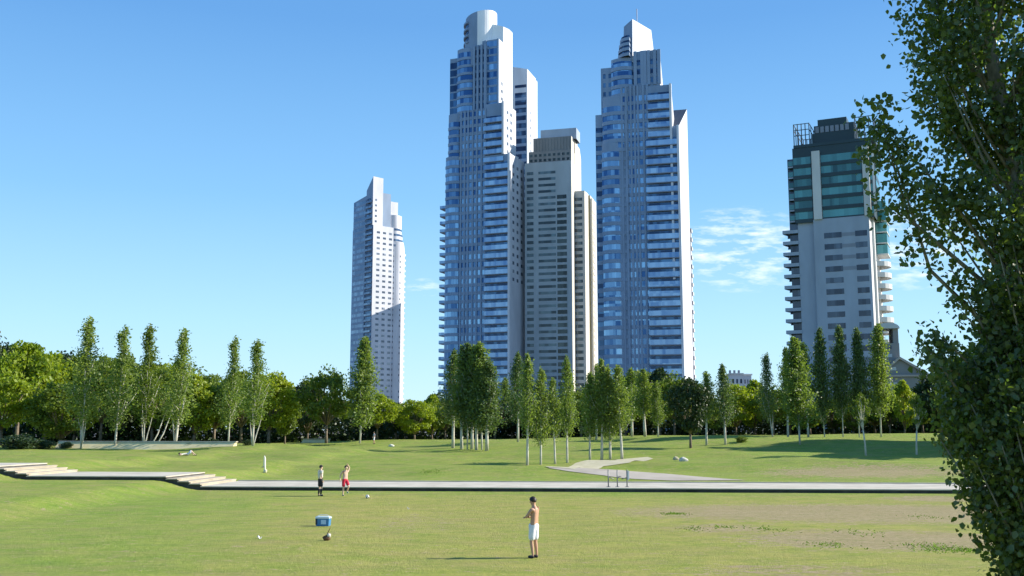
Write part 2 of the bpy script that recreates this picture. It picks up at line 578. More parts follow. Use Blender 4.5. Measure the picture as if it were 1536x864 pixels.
def arc(u0, u1, v0, bulge, n=9):
    """front line from u0 to u1, bulging towards the viewer (-v)"""
    if not bulge:
        return [(u0, v0), (u1, v0)]
    return [(u0 + (u1 - u0) * k / n, v0 - bulge * (1 - (2 * k / n - 1) ** 2)) for k in range(n + 1)]
def offset(path, d):
    out = []
    for k, p in enumerate(path):
        a, c = path[max(k - 1, 0)], path[min(k + 1, len(path) - 1)]
        nx, ny = c[1] - a[1], a[0] - c[0]
        l = math.hypot(nx, ny)
        out.append((p[0] + nx / l * d, p[1] + ny / l * d))
    return out
def band(mb, path, z0, z1, o0, o1, m=0, mtop=None):
    """strip following a wall line, from o0 to o1 proud of it"""
    a, c = offset(path, o0), offset(path, o1)
    n = len(path)
    for k in range(n - 1):
        mb.poly([(*c[k], z0), (*c[k + 1], z0), (*c[k + 1], z1), (*c[k], z1)], m)
        mb.poly([(*c[k], z1), (*c[k + 1], z1), (*a[k + 1], z1), (*a[k], z1)], m if mtop is None else mtop)
        mb.poly([(*a[k], z0), (*a[k + 1], z0), (*c[k + 1], z0), (*c[k], z0)], m)
    mb.poly([(*a[0], z0), (*c[0], z0), (*c[0], z1), (*a[0], z1)], m)
    mb.poly([(*c[-1], z0), (*a[-1], z0), (*a[-1], z1), (*c[-1], z1)], m)
def plen(path):
    return sum(math.hypot(path[k + 1][0] - path[k][0], path[k + 1][1] - path[k][1]) for k in range(len(path) - 1))
def sub(path, a, c):
    """piece of a straight two-point path"""
    (x0, y0), (x1, y1) = path[0], path[-1]
    return [(x0 + (x1 - x0) * a, y0 + (y1 - y0) * a), (x0 + (x1 - x0) * c, y0 + (y1 - y0) * c)]
def block(T, u0, u1, v0, v1, z1, bulge=0, z0=0, mat_front=0, mat_side=1, mtop=0, slope=0):
    p = arc(u0, u1, v0, bulge)
    poly = p + [(u1, v1), (u0, v1)]
    z1s = None
    if slope:
        z1s = [z1] * len(p) + [z1 - slope, z1 - slope]
    T.wall.prism(poly, z0, z1, mat_front, side=lambda nx, ny: (mat_side if nx > 0.6 else mat_front), top=mtop, z1s=z1s)  # glass towers: sunny side in the paler copy, fronts in the shade tone
    return p
def floors(T, z0, z1):
    k = max(0, math.floor(z0 / T.fl + 0.02))
    while (k + 1) * T.fl <= z1 + 0.15:
        yield k, k * T.fl
        k += 1
def ribbons(T, path, z0, z1, frac=0.6, sill=0.22, proud=0.18, mi=0, wm=0, w=1.0, skip=None):
    """a window ribbon on every floor and a proud spandrel below it"""
    L = plen(path)
    for k, z in floors(T, z0, z1):
        if skip and skip(k): continue
        mb = MB()
        band(mb, path, z + T.fl * sill, z + T.fl * (sill + frac), 0.0, 0.05, 0)
        T.part('window', mb, L * frac * w, mi)
        band(T.wall, path, z + T.fl * (sill + frac) - T.fl, z + T.fl * sill - 0.02, 0.0, proud, wm)
def balconies(T, path, z0, z1, depth=1.3, rail=0.55, mi=0, gi=0, w=1.0):
    """slab with a glass parapet on every floor, shaded glazing set back behind it"""
    L = plen(path)
    for k, z in floors(T, z0, z1):
        mb = MB()
        band(mb, path, z, z + T.fl * 0.10, 0.0, depth, 1)
        a = offset(path, depth)
        band(mb, a, z + T.fl * 0.10, z + T.fl * rail, -0.08, 0.02, 0)
        # parapet returns
        for e, sg in ((0, 1), (-1, -1)):
            p, q = path[e], a[e]
            mb.poly([(*p, z + T.fl * .1), (*q, z + T.fl * .1), (*q, z + T.fl * rail), (*p, z + T.fl * rail)], 0)
        T.part('balcony', mb, L * w, mi)
        mb = MB()
        band(mb, path, z + T.fl * 0.12, z + T.fl * 0.93, 0.0, 0.05, 0)
        T.part('window', mb, L * 0.35 * w, gi)  # darker glass here, the recess shade is put into its colour
def punched(T, path, z0, z1, cols, frac=0.45, sill=0.3, mi=1, w=0.3, deep=0.04):
    """single windows; cols = list of (start, end) fractions of the wall line"""
    L = plen(path)
    for k, z in floors(T, z0, z1):
        for a, c in cols:
            mb = MB()
            p = sub(path, a, c)
            band(mb, p, z + T.fl * sill, z + T.fl * (sill + frac), -0.05, deep, 0)
            T.part('window', mb, L * (c - a) * frac * w, mi)
def ribs(T, path, z0, z1, fracs, width=0.5, proud=0.5, m=0):
    for f in fracs:
        L = plen(path)
        p = sub(path, f - width / L / 2, f + width / L / 2)
        band(T.wall, p, z0, z1, -0.1, proud, m)

m_clad = cladding('shade_blue_cladding', (0.22, 0.31, 0.44))  # off-white panels with the blue of their shade put into the colour
m_white = cladding('white_panel', (0.62, 0.64, 0.68), 0.5)
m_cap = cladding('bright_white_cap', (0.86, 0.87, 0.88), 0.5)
m_slab = cladding('grey_slab', (0.22, 0.25, 0.31))
g_blue = glass('blue_glass', (0.028, 0.095, 0.24), (0.34, 0.55, 0.76), amount=0.6)
g_dark = glass('dark_blue_glass', (0.014, 0.038, 0.095), (0.10, 0.21, 0.36), amount=0.5)
g_black = glass('near_black_glass', (0.012, 0.018, 0.020), (0.07, 0.09, 0.09), (1.2, 1.2, 2.7), 0.5, 0.3, 0.2)
g_para = glass('parapet_glass', (0.11, 0.22, 0.42), (0.38, 0.54, 0.72), (1.1, 1.1, 3.42), 0.8, 0.4, 0.2)
g_small = glass('small_window_glass', (0.10, 0.12, 0.16), (0.35, 0.38, 0.42), amount=0.3, metal=0.2)
TM = {('window', 0): [g_blue], ('window', 1): [g_small], ('window', 2): [g_dark], ('balcony', 0): [g_para, m_slab], ('balcony', 1): [m_white, m_slab]}

# --- tower A: tall twin on the left
def tower_a():
    T = Tower('glass_tower', 'tallest stepped blue glass tower with round white cap, left of the concrete tower', 718, 420, 22, 3.42)
    def bay(pxa, pxb, pyref, pytop, v0, v1, bulge=0, **k):
        u0, u1 = T.u(pxa, pyref, v0), T.u(pxb, pyref, v0)
        z1 = T.z((pxa + pxb) / 2, pytop, v0)
        return block(T, u0, u1, v0, v1, z1, bulge, **k), z1
    # left curved bays, stepping back as they rise
    p, z = bay(667.5, 691, 400, 236, 1.0, 15, 1.6); ribbons(T, p, 0, z, 0.62, 0.2, 0.25)
    p, z3 = bay(673, 691, 200, 172, 1.8, 15.4, 1.4); ribbons(T, p, z, z3, 0.62, 0.2, 0.25)
    p, z4 = bay(675, 687, 130, 88, 3.4, 15.8); ribbons(T, p, z3, z4, 0.8, 0.1, 0.1, mi=2)
    p, z5 = bay(686, 712, 130, 74, 2.4, 15.2, 1.5); ribbons(T, p, z3 - 6, z5, 0.66, 0.17, 0.3)
    # central piers
    p, z6 = bay(690, 729, 400, 165, 0.3, 16); ribbons(T, p, 0, z6, 0.6, 0.2, 0.3, mi=0)
    ribs(T, p, 0, z6, (0.02, 0.17, 0.30, 0.48, 0.64, 0.82, 0.97), 0.75, 0.5)
    p, z7 = bay(711, 729, 130, 68, 0.9, 16.3); ribbons(T, p, z6, z7, 0.66, 0.2, 0.08, mi=2)
    ribs(T, p, z6, z7, (0.04, 0.34, 0.66, 0.96), 0.9, 0.7)
    p, z8 = bay(697, 748, 130, 62, 1.9, 14.0, mat_side=1); ribbons(T, sub(p, 0.62, 0.97), z6, z8, 0.72, 0.14, 0.12)
    ribs(T, p, z6, z8, (0.62, 0.985), 0.8, 0.5)
    side = [(p[-1][0], 1.9), (p[-1][0], 14.0)]
    punched(T, side, z8 - 44, z8 - 14, ((.2, .36), (.55, .71)), 0.4, 0.3, 1, 1.2)
    # right balcony bays
    def bb(pxa, pxb, pyref, pytop, v0, v1, zlow):
        p, z = bay(pxa, pxb, pyref, pytop, v0, v1)
        balconies(T, p, zlow, z - 2.0, 1.25, 0.62, 0, 2, 1.3)
        ribs(T, p, zlow, z, (0.985,), 0.9, 1.5, 1)
        side = [(p[-1][0], v0), (p[-1][0], v1)]
        return p, z, side
    zz = T.z(740, 232, 0)
    p, z9, sd = bb(728, 765.5, 400, 232, -0.6, 15.0, 0)
    punched(T, sd, zz * 0.55, z9, ((.15, .27), (.45, .57), (.75, .87)), 0.4, 0.3, 1, 1.0)
    p, z10, sd = bb(728, 756.5, 190, 155, 0.1, 13.2, z9)
    punched(T, sd, z9, z10, ((.2, .34), (.5, .64)), 0.4, 0.3, 1, 1.2)
    # white shoulder steps on the lit side
    for (u_, vb, py) in ((766, 15.2, 100), (771, 15.6, 180), (776, 16.6, 235), (781, 18.0, 255), (784.5, 19.4, 275)):
        ub = T.u(u_, py + 30, vb)
        z1 = T.z(u_ - 3, py, vb)
        T.wall.prism([(ub - 10, vb - 8), (ub, vb - 1.4), (ub, vb + 1.5), (ub - 10, vb + 1.6)], 0, z1, 1)
    ub = T.u(786.5, 450, 18)
    z1 = T.z(782, 300, 18)
    T.wall.prism([(ub - 9, 8), (ub, 17.6), (ub, 20.5), (ub - 9, 20.6)], 0, z1, 0, side=lambda a, c: 1)
    # left edge balconies seen end on
    for k, zk in floors(T, 6, T.z(663, 296, 5)):
        mb = MB()
        ua, ub = T.u(660.5, 420, 5), T.u(668.5, 420, 5)
        mb.box(ua, ub, 4, 9, zk, zk + 0.35, 1)
        mb.box(ua, ub, 3.9, 4.0, zk + .35, zk + 1.5, 0)
        mb.box(ua, ua + .1, 4.02, 9, zk + .35, zk + 1.5, 0)
        T.part('balcony', mb, 4, 0)
    # cap: stepped white block and round drum
    uc = T.u(722, 60, 8)
    rad = (T.u(745, 60, 8) - T.u(701, 60, 8)) / 2 * 0.98
    zb, zt = T.z(722, 76, 6), T.z(722, 24, 6)
    circ = [(uc + rad * math.cos(a), 8 + rad * math.sin(a)) for a in np.linspace(0, 2 * math.pi, 41)[:-1]]
    T.wall.prism(circ, zb - 8, zt, 2, side=lambda a, c: 2 if a > .22 or c > .3 else 0, z1s=[zt + 0.22 * (q[0] - uc) for q in circ])  # drum's shade painted: cladding tone away from the sun, white towards it
    lf = [(uc - rad * math.cos(a), 8 - rad * math.sin(a)) for a in np.linspace(-0.35, 1.05, 14)]
    for k in range(4):
        z0 = zb + 1 + k * 3.0
        mb = MB(); band(mb, lf, z0, z0 + 1.3, 0, 0.12, 0)
        T.part('window', mb, 18, 2)
        band(T.wall, lf, z0 + 1.5, z0 + 2.3, 0, 0.9, 0)
    ua, ub = T.u(742, 60, 8), T.u(765.5, 60, 11)
    z1, z2 = T.z(748, 38, 8), T.z(763, 45, 10)
    T.wall.prism([(ua, 5.5), (ub - 1.5, 6.5), (ub, 9), (ub, 13.5), (ua, 14.2)], z9, z1, 2, z1s=[z1, z2 + .4, z2, z2, z1])
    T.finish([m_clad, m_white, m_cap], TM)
tower_a()

# --- round white tower behind it
def tower_back():
    T = Tower('round_topped_tower', 'white tower with curved top peeking out behind the tallest glass tower', 785, 462, 18, 3.7)
    u0, u1 = T.u(755, 200, 0), T.u(791, 200, 0)
    z1 = T.z(778, 100, 0)
    z1 = T.z(768, 97, 0); ze = T.z(790, 103.5, 0)
    p = arc(u0, u1, 0, 0)
    T.wall.prism([(u0, 0), (u1, 0), (u1, 14), (u0, 14)], 0, z1, 1, z1s=[z1, ze, ze, z1])
    pp = sub(p, (T.u(772.5, 200) - u0) / (u1 - u0), (T.u(789.5, 200) - u0) / (u1 - u0))
    z9 = T.z(781, 131, 0)
    ribbons(T, pp, z9 - 90, z9, 0.62, 0.2, 0.08, mi=2)
    mb = MB(); band(mb, pp, z9 - 0.2, z9 + 1.2, 0, .06, 0); T.part('window', mb, 9, 2)
    # curved lit side sweeping round, its top falling to the right
    n = 12; path = []; zs = []
    ue = T.u(802, 200, 11)
    for k in range(n + 1):
        a = k / n * math.pi / 2
        path.append((u1 + (ue - u1) * math.sin(a), -0.01 + 12 * (1 - math.cos(a))))
        zs.append(ze - (ze - T.z(801, 113, 8)) * (k / n) ** 1.3)
    T.wall.prism(path + [(u1, 12.5)], 0, ze, 1, z1s=zs + [ze])
    sd = [(ue, 8), (ue, 14)]
    T.wall.box(u1 - 4, ue - 0.05, 11.5, 16, 0, zs[-1] - 0.5, 1)
    ln = [path[6], path[8]]
    punched(T, ln, z9 - 80, z9 - 6, ((.3, .8),), 0.35, 0.3, 1, 1)
    T.finish([m_clad, m_white], TM)
tower_back()

# --- tower B: the right twin
def tower_b():
    T = Tower('glass_tower', 'stepped blue glass tower with tapered white cap, right of the concrete tower', 962, 400, 15, 3.8)
    def bay(pxa, pxb, pyref, pytop, v0, v1, bulge=0, **k):
        u0, u1 = T.u(pxa, pyref, v0), T.u(pxb, pyref, v0)
        z1 = T.z((pxa + pxb) / 2, pytop, v0)
        return block(T, u0, u1, v0, v1, z1, bulge, **k), z1
    p, z = bay(896, 912, 420, 172, 2.2, 16); ribbons(T, p, 0, z - 2, 0.55, 0.2, 0.25, mi=2)
    ribs(T, p, 0, z, (0.97,), 1.0, 0.5)
    p, z2 = bay(905, 937, 400, 215, 0.2, 15.5, 1.6); ribbons(T, p, 0, z2, 0.6, 0.2, 0.28)
    p, z3 = bay(904, 942, 180, 146, 0.9, 15.2, 1.8); ribbons(T, p, z2, z3, 0.6, 0.2, 0.28)
    ribs(T, [p[0], p[-1]], 0, z3, (0.985,), 1.0, 1.2)
    p, z4 = bay(901.5, 920, 130, 102, 2.6, 15.8)
    punched(T, p, z3, z4, ((.18, .38), (.62, .82)), 0.5, 0.25, 2, 1.5)
    p, z5 = bay(917, 953, 110, 89, 1.9, 14.6, 2.0); ribbons(T, p, z3, z5, 0.6, 0.2, 0.4)
    # piers in the middle
    p, z6 = bay(935, 977, 400, 128, 0.0, 15); ribbons(T, p, 0, z6, 0.6, 0.22, 0.3, mi=0)
    ribs(T, p, 0, z6, (0.03, 0.19, 0.36, 0.50, 0.62, 0.82, 0.97), 0.8, 0.55)
    p, z7 = bay(952, 990, 110, 76, 0.7, 14.2, mat_side=1, slope=16); ribbons(T, p, z6, z7, 0.6, 0.22, 0.06, mi=2)
    ribs(T, p, z6, z7, (0.03, 0.30, 0.42, 0.56, 0.80, 0.97), 1.3, 0.6)
    # right balcony bays
    p, z8 = bay(972, 1007, 170, 128, -0.5, 13.0, slope=14)
    balconies(T, p, 60, z8 - 1.6, 1.2, 0.62, 0, 2, 1.3)
    ribs(T, p, 60, z8, (0.985,), 0.9, 1.4, 1)
    p, z9 = bay(973, 1022.5, 400, 190, -0.9, 17.0, slope=8)
    balconies(T, p, 0, z9 - 1.6, 1.2, 0.62, 0, 2, 1.4)
    ribs(T, p, 0, z9, (0.985,), 0.9, 1.4, 1)
    sd = [(p[-1][0], -0.9), (p[-1][0], 17)]
    # fin: dark wedge with a white lit flank
    P_ = [(T.u(1009, 190, 1.5), 1.5), (T.u(1012.5, 190, 1.5), 1.5), (T.u(1031, 190, 15.5), 15.5), (T.u(1009, 190, 15.5), 15.5)]
    zn, zf_ = T.z(1012, 200, 1.5), T.z(1028, 164, 15.5)
    T.wall.prism(P_, 0, zn, 0, side=lambda a, c: 1 if a > .3 else 0, top=3, z1s=[zn, zn, zf_, zf_])
    # dark slot and outer flank on the sunny side
    us = T.u(1033, 400, 18)
    T.wall.prism([(us - 6, 17.2), (us, 17.2), (us + .4, 20), (us - 6, 20)], 0, T.z(1030, 225, 18), 1)
    for k, zk in floors(T, 4, T.z(1035, 330, 22)):
        mb = MB()
        ue = T.u(1040.5, 470, 24)
        mb.box(us - 4, ue, 23.6, 28.3, zk, zk + 1.3, 0)
        T.part('balcony', mb, 3, 1)
    T.wall.box(us - 7, us + 0.25, 20.1, 23.5, 0, T.z(1035, 322, 22), 2)
    T.wall.box(us - 7, T.u(1039.5, 470, 26), 24, 28, 0, T.z(1035, 345, 26), 1)
    # cap: tapering white block over rounded shaded terraces
    pts = [(935, 3.0), (949.5, 0.8), (980.5, 9.5), (972, 17), (940, 14)]
    zb, zt = T.z(950, 82, 3), T.z(950, 29, 3)
    bot = [(T.u(px + (2.5 if px > 960 else -1), 80, v), v) for px, v in pts]
    top = [(T.u(px + (0 if px < 960 else -4), 35, v), v * 0.8 + 2) for px, v in pts]
    top[1] = (bot[1][0], top[1][1]); zz = [zt - 2.2, zt, zt - 2.8, zt - 3, zt - 2.5]
    n = len(pts)
    for k in range(n):
        j = (k + 1) % n
        T.wall.poly([(*bot[k], zb - 4), (*bot[j], zb - 4), (*top[j], zz[j]), (*top[k], zz[k])], 0 if k == 0 or k == 4 else 4)  # white cap: faces turned from the sun are coloured in the shade tone
    T.wall.poly([(*top[k], zz[k]) for k in range(n)], 4)
    uc = T.u(949, 72, 8)
    rad = uc - T.u(929.5, 78, 8)
    for i, (dz, rr) in enumerate(((0, 1.0), (2.3, 0.97), (4.6, 0.91), (6.9, 0.83))):
        ring = [(uc - rad * rr * math.cos(a), 3.4 - rad * rr * math.sin(a)) for a in np.linspace(-0.5, 1.57, 14)]
        T.wall.prism(ring + [(uc, 8)], zb - 2 + dz, zb - 0.7 + dz, 0)
        r2 = [(uc - rad * rr * .9 * math.cos(a), 3.4 - rad * rr * .9 * math.sin(a)) for a in np.linspace(-0.5, 1.57, 14)]
        mb = MB(); mb.prism(r2 + [(uc, 8)], zb - 0.68 + dz, zb + 0.28 + dz, 0); T.part('window', mb, 30, 2)
    mb = MB(); mb.tube([(uc + 2, 8, zt - 3), (uc + 2, 8, zt + 6.5)], 0.16, 6)
    T.part('antenna', mb, 1, 0)
    TM[('antenna', 0)] = [m_slab]
    T.finish([m_clad, m_white, m_brown, m_fin, m_cap], TM)
m_fin = cladding('dark_roof_slope', (0.06, 0.08, 0.12))
m_brown = cladding('rust_brown_wall', (0.22, 0.15, 0.13))
tower_b()

# --- pale concrete tower between the twins
m_conc_t = cladding('grey_green_concrete', (0.38, 0.43, 0.46), 0.8, 0.2)
m_cream = cladding('cream_wall', (0.66, 0.63, 0.55), 0.8, 0.2)
m_olive = cladding('olive_tan_wall', (0.25, 0.23, 0.14), 0.8, 0.2)
m_louv = cladding('dark_louvre', (0.25, 0.25, 0.25), 0.7, 0.2)
m_pale_blue = cladding('pale_blue_panel', (0.36, 0.42, 0.50), 0.5, 0.4)
g_teal = glass('teal_grey_glass', (0.02, 0.035, 0.045), (0.13, 0.18, 0.20), (1.6, 1.6, 2.7), 0.5, 0.3, 0.25)
def tower_mid():
    T = Tower('concrete_tower', 'pale grey concrete tower with louvred crown, between the two tall blue glass towers', 830, 420, 15, 2.7)
    def U(px, v=0, py=400): return T.u(px, py, v)
    zb = T.z(820, 243, 0)
    p = block(T, U(787.5), U(858), 0, 18, zb, mat_front=0, mat_side=1)
    L = U(858) - U(787.5)
    fr = lambda a, c: ((U(a) - U(787.5)) / L, (U(c) - U(787.5)) / L)
    punched(T, p, 0, zb - 3, (fr(790.5, 800.5),), 0.5, 0.25, 0, 1.0)
    punched(T, p, 0, zb - 3, (fr(808, 834),), 0.42, 0.3, 0, 1.0)
    pw = sub(p, *fr(836, 850.5))
    z9 = T.z(843, 290, 0)
    ribbons(T, pw, 0, z9, 0.62, 0.2, 0.05, mi=1)
    # curved head over the dark glazing
    for q in range(2):
        T.wall.poly([(*sub(p, *fr(834, 836 + 5 * q))[0], z9)] * 3) if False else None
    # crown
    zc = T.z(826, 226, 1)
    p2 = block(T, U(793, 1, 235), U(857, 1, 235), 1, 17, zc, z0=zb, mat_front=2, mat_side=1)
    for r_ in range(2):
        for k in range(9):
            mb = MB(); a = 0.03 + k * 0.108
            q = sub(p2, a, a + 0.06)
            z0 = zb + 0.6 + r_ * 2.2
            band(mb, q, z0, z0 + 1.1, -0.05, .05, 0); T.part('window', mb, 3, 1)
    zt = T.z(826, 206, 2)
    p3 = block(T, U(800, 2, 215), U(857, 2, 215), 2, 15, zt, z0=zc, mat_front=2, mat_side=1)
    for k in range(12):
        a = 0.04 + k * 0.08
        band(T.wall, sub(p3, a, a + 0.03), zc + .3, zt - .4, 0, 0.25, 2)
    z4 = T.z(838, 193.5, 5)
    block(T, U(811, 5, 200), U(864.5, 5, 200), 5, 13, z4, z0=zt - 0.5, mat_front=4, mat_side=4)
    # lit cream flank stepping down to the right
    zz = T.z(866, 236, 14)
    ue = U(869, 14, 300)
    T.wall.prism([(U(858) + .01, 8), (ue, 12), (ue, 18.5), (U(858) + .01, 18.5)], 0, T.z(862, 222, 10), 1, z1s=[T.z(860, 215, 9), zz, zz, T.z(860, 215, 9)])
    # lower right bay with ribbons
    p5 = block(T, U(859, 6), U(877.5, 6), 6.5, 20, T.z(868, 286, 6), mat_front=0, mat_side=1)
    ribbons(T, sub(p5, .12, .8), 0, T.z(868, 286, 6), 0.5, 0.25, 0.03, mi=0)
    block(T, U(877, 14), U(880.5, 14), 14, 24, T.z(879, 288, 14), mat_front=1, mat_side=1)
    block(T, U(880.5, 15), U(886, 15), 15.2, 23.7, T.z(883, 292, 14), mat_front=3, mat_side=1)
    block(T, U(886, 15), U(889, 15), 15.6, 25, T.z(888, 296, 14), mat_front=1, mat_side=1)
    for k, zk in floors(T, 3, T.z(888, 300, 14)):
        mb = MB(); mb.box(U(888.6, 16), U(890.3, 16), 17, 21, zk, zk + 1.2, 0)
        T.part('balcony', mb, 1, 0)
    pm = {('window', 0): [g_teal], ('window', 1): [g_black], ('balcony', 0): [m_cream]}
    T.finish([m_conc_t, m_cream, m_louv, m_olive, m_pale_blue], pm)
tower_mid()

# --- slim white tower far left
m_white2 = cladding('bright_white_wall', (0.64, 0.65, 0.69), 0.6)
g_pane = glass('grey_blue_glass', (0.10, 0.16, 0.26), (0.28, 0.38, 0.50), (1.5, 1.5, 3.05), 0.5, 0.5)
def tower_left():
    T = Tower('white_tower', 'slim white and blue tower standing alone left of the others', 557, 560, 50, 3.05)
    H = lambda py, v=0, px=557: T.z(px, py, v)
    # u runs along the shaded left face (negative), v along the sunny face
    ul = T.u(527.5, 430, 0)
    def V(px, py=430):           # v on the plane u=0
        K = KX(px, py)
        return (K * T.O.y - T.O.x) / (T.V[0] - K * T.V[1])
    zs = T.z(542, 293, 0, )
    T.wall.prism([(ul, 0), (0, 0), (0, V(589)), (ul, V(589))], 0, H(338), 1, side=lambda a, c: 1 if a > .5 else 0)
    T.wall.prism([(ul, .3), (-.5, .3), (-.5, V(585)), (ul, V(585))], H(338), zs, 0, z1s=[zs - 3, zs, zs, zs - 3])
    face = [(ul, 0), (0, 0)]
    ribbons(T, sub(face, 0.03, 0.62), 0, zs - 2, 0.6, 0.2, 0.12, mi=0)
    band(T.wall, sub(face, 0.62, 0.66), 0, H(338), 0, .5, 0)
    balconies(T, sub(face, 0.68, 0.97), 0, zs - 2, 0.9, 0.42, 0, 2)
    # crown slab
    T.wall.prism([(-9.0, .8), (-.3, -.4), (-.3, V(575, 300)), (-9, V(575, 300))], H(338), H(266), 1, side=lambda a, c: 1 if a > .5 else 0, z1s=[H(283), H(266), H(266.5), H(283)])
    # sunny wall: three columns of small windows
    sf = [(0, 0), (0, V(589))]
    punched(T, sf, 0, H(340), ((.18, .33), (.48, .63), (.78, .93)), 0.38, 0.3, 1, 1.0)
    sc = [(-.3, 0), (-.3, V(575))]
    punched(T, sc, H(336), H(292), ((.15, .32),), 0.38, 0.3, 1, 1.0)
    # glazed recess right of the crown
    v2, v3 = V(575), V(586)
    T.wall.prism([(-8, v2), (-1.2, v2), (-1.2, v3), (-8, v3)], H(340), H(294), 1)
    ribbons(T, [(-1.2, v2), (-1.2, v3)], H(345), H(296), .5, .25, .06, mi=0)
    T.wall.prism([(-9, V(586)), (-1.8, V(586)), (-1.6, V(597.5)), (-9, V(597.5))], 0, H(298), 1)
    # rounded terraces
    for i, (pa, pb, top) in enumerate(((586, 604, 318), (587, 605.5, 330))):
        va, vb = V(pa), V(pb)
        pth = [(-2.0 + 1.8 * math.sin(math.pi * k / 10), va + (vb - va) * k / 10) for k in range(11)]
        T.wall.prism(pth + [(-9, vb), (-9, va)], 0, H(top) - i * 6, 1)
        for k, zk in floors(T, H(362), H(top) - 5):
            mb = MB(); band(mb, pth, zk + 1.0, zk + 2.2, 0, .06, 0); T.part('window', mb, 9, 0)
    va, vb = V(589.5), V(612)
    pth = [(-1.0 + 1.6 * math.sin(math.pi * k / 10) - 3.0 * (k / 10) ** 3, va + (vb - va) * k / 10) for k in range(11)]
    T.wall.prism(pth + [(-10, vb), (-10, va)], 0, H(362), 1, z1s=[H(358)] * 8 + [H(362), H(366), H(370), H(370), H(358)])
    for k, zk in floors(T, 0, H(364)):
        for (i, j), dz in (((0, 1), 0), ((4, 5), .3)):
            if (k * 7 + i) % 5 == 0 and i: continue
            mb = MB(); band(mb, sub([pth[i], pth[j]], .2, .8), zk + 1, zk + 2.1, -.03, .05, 0); T.part('window', mb, 1.2, 1)
        mb = MB(); mb.box(-8, -5.0, vb, vb + 1.6, zk, zk + 1.2, 0); T.part('balcony', mb, 1, 1)
    T.finish([m_clad, m_white2], {('window', 0): [g_pane], ('window', 1): [g_small], ('window', 2): [g_dark], ('balcony', 0): [g_pane, m_slab], ('balcony', 1): [m_white2, m_slab]})
tower_left()

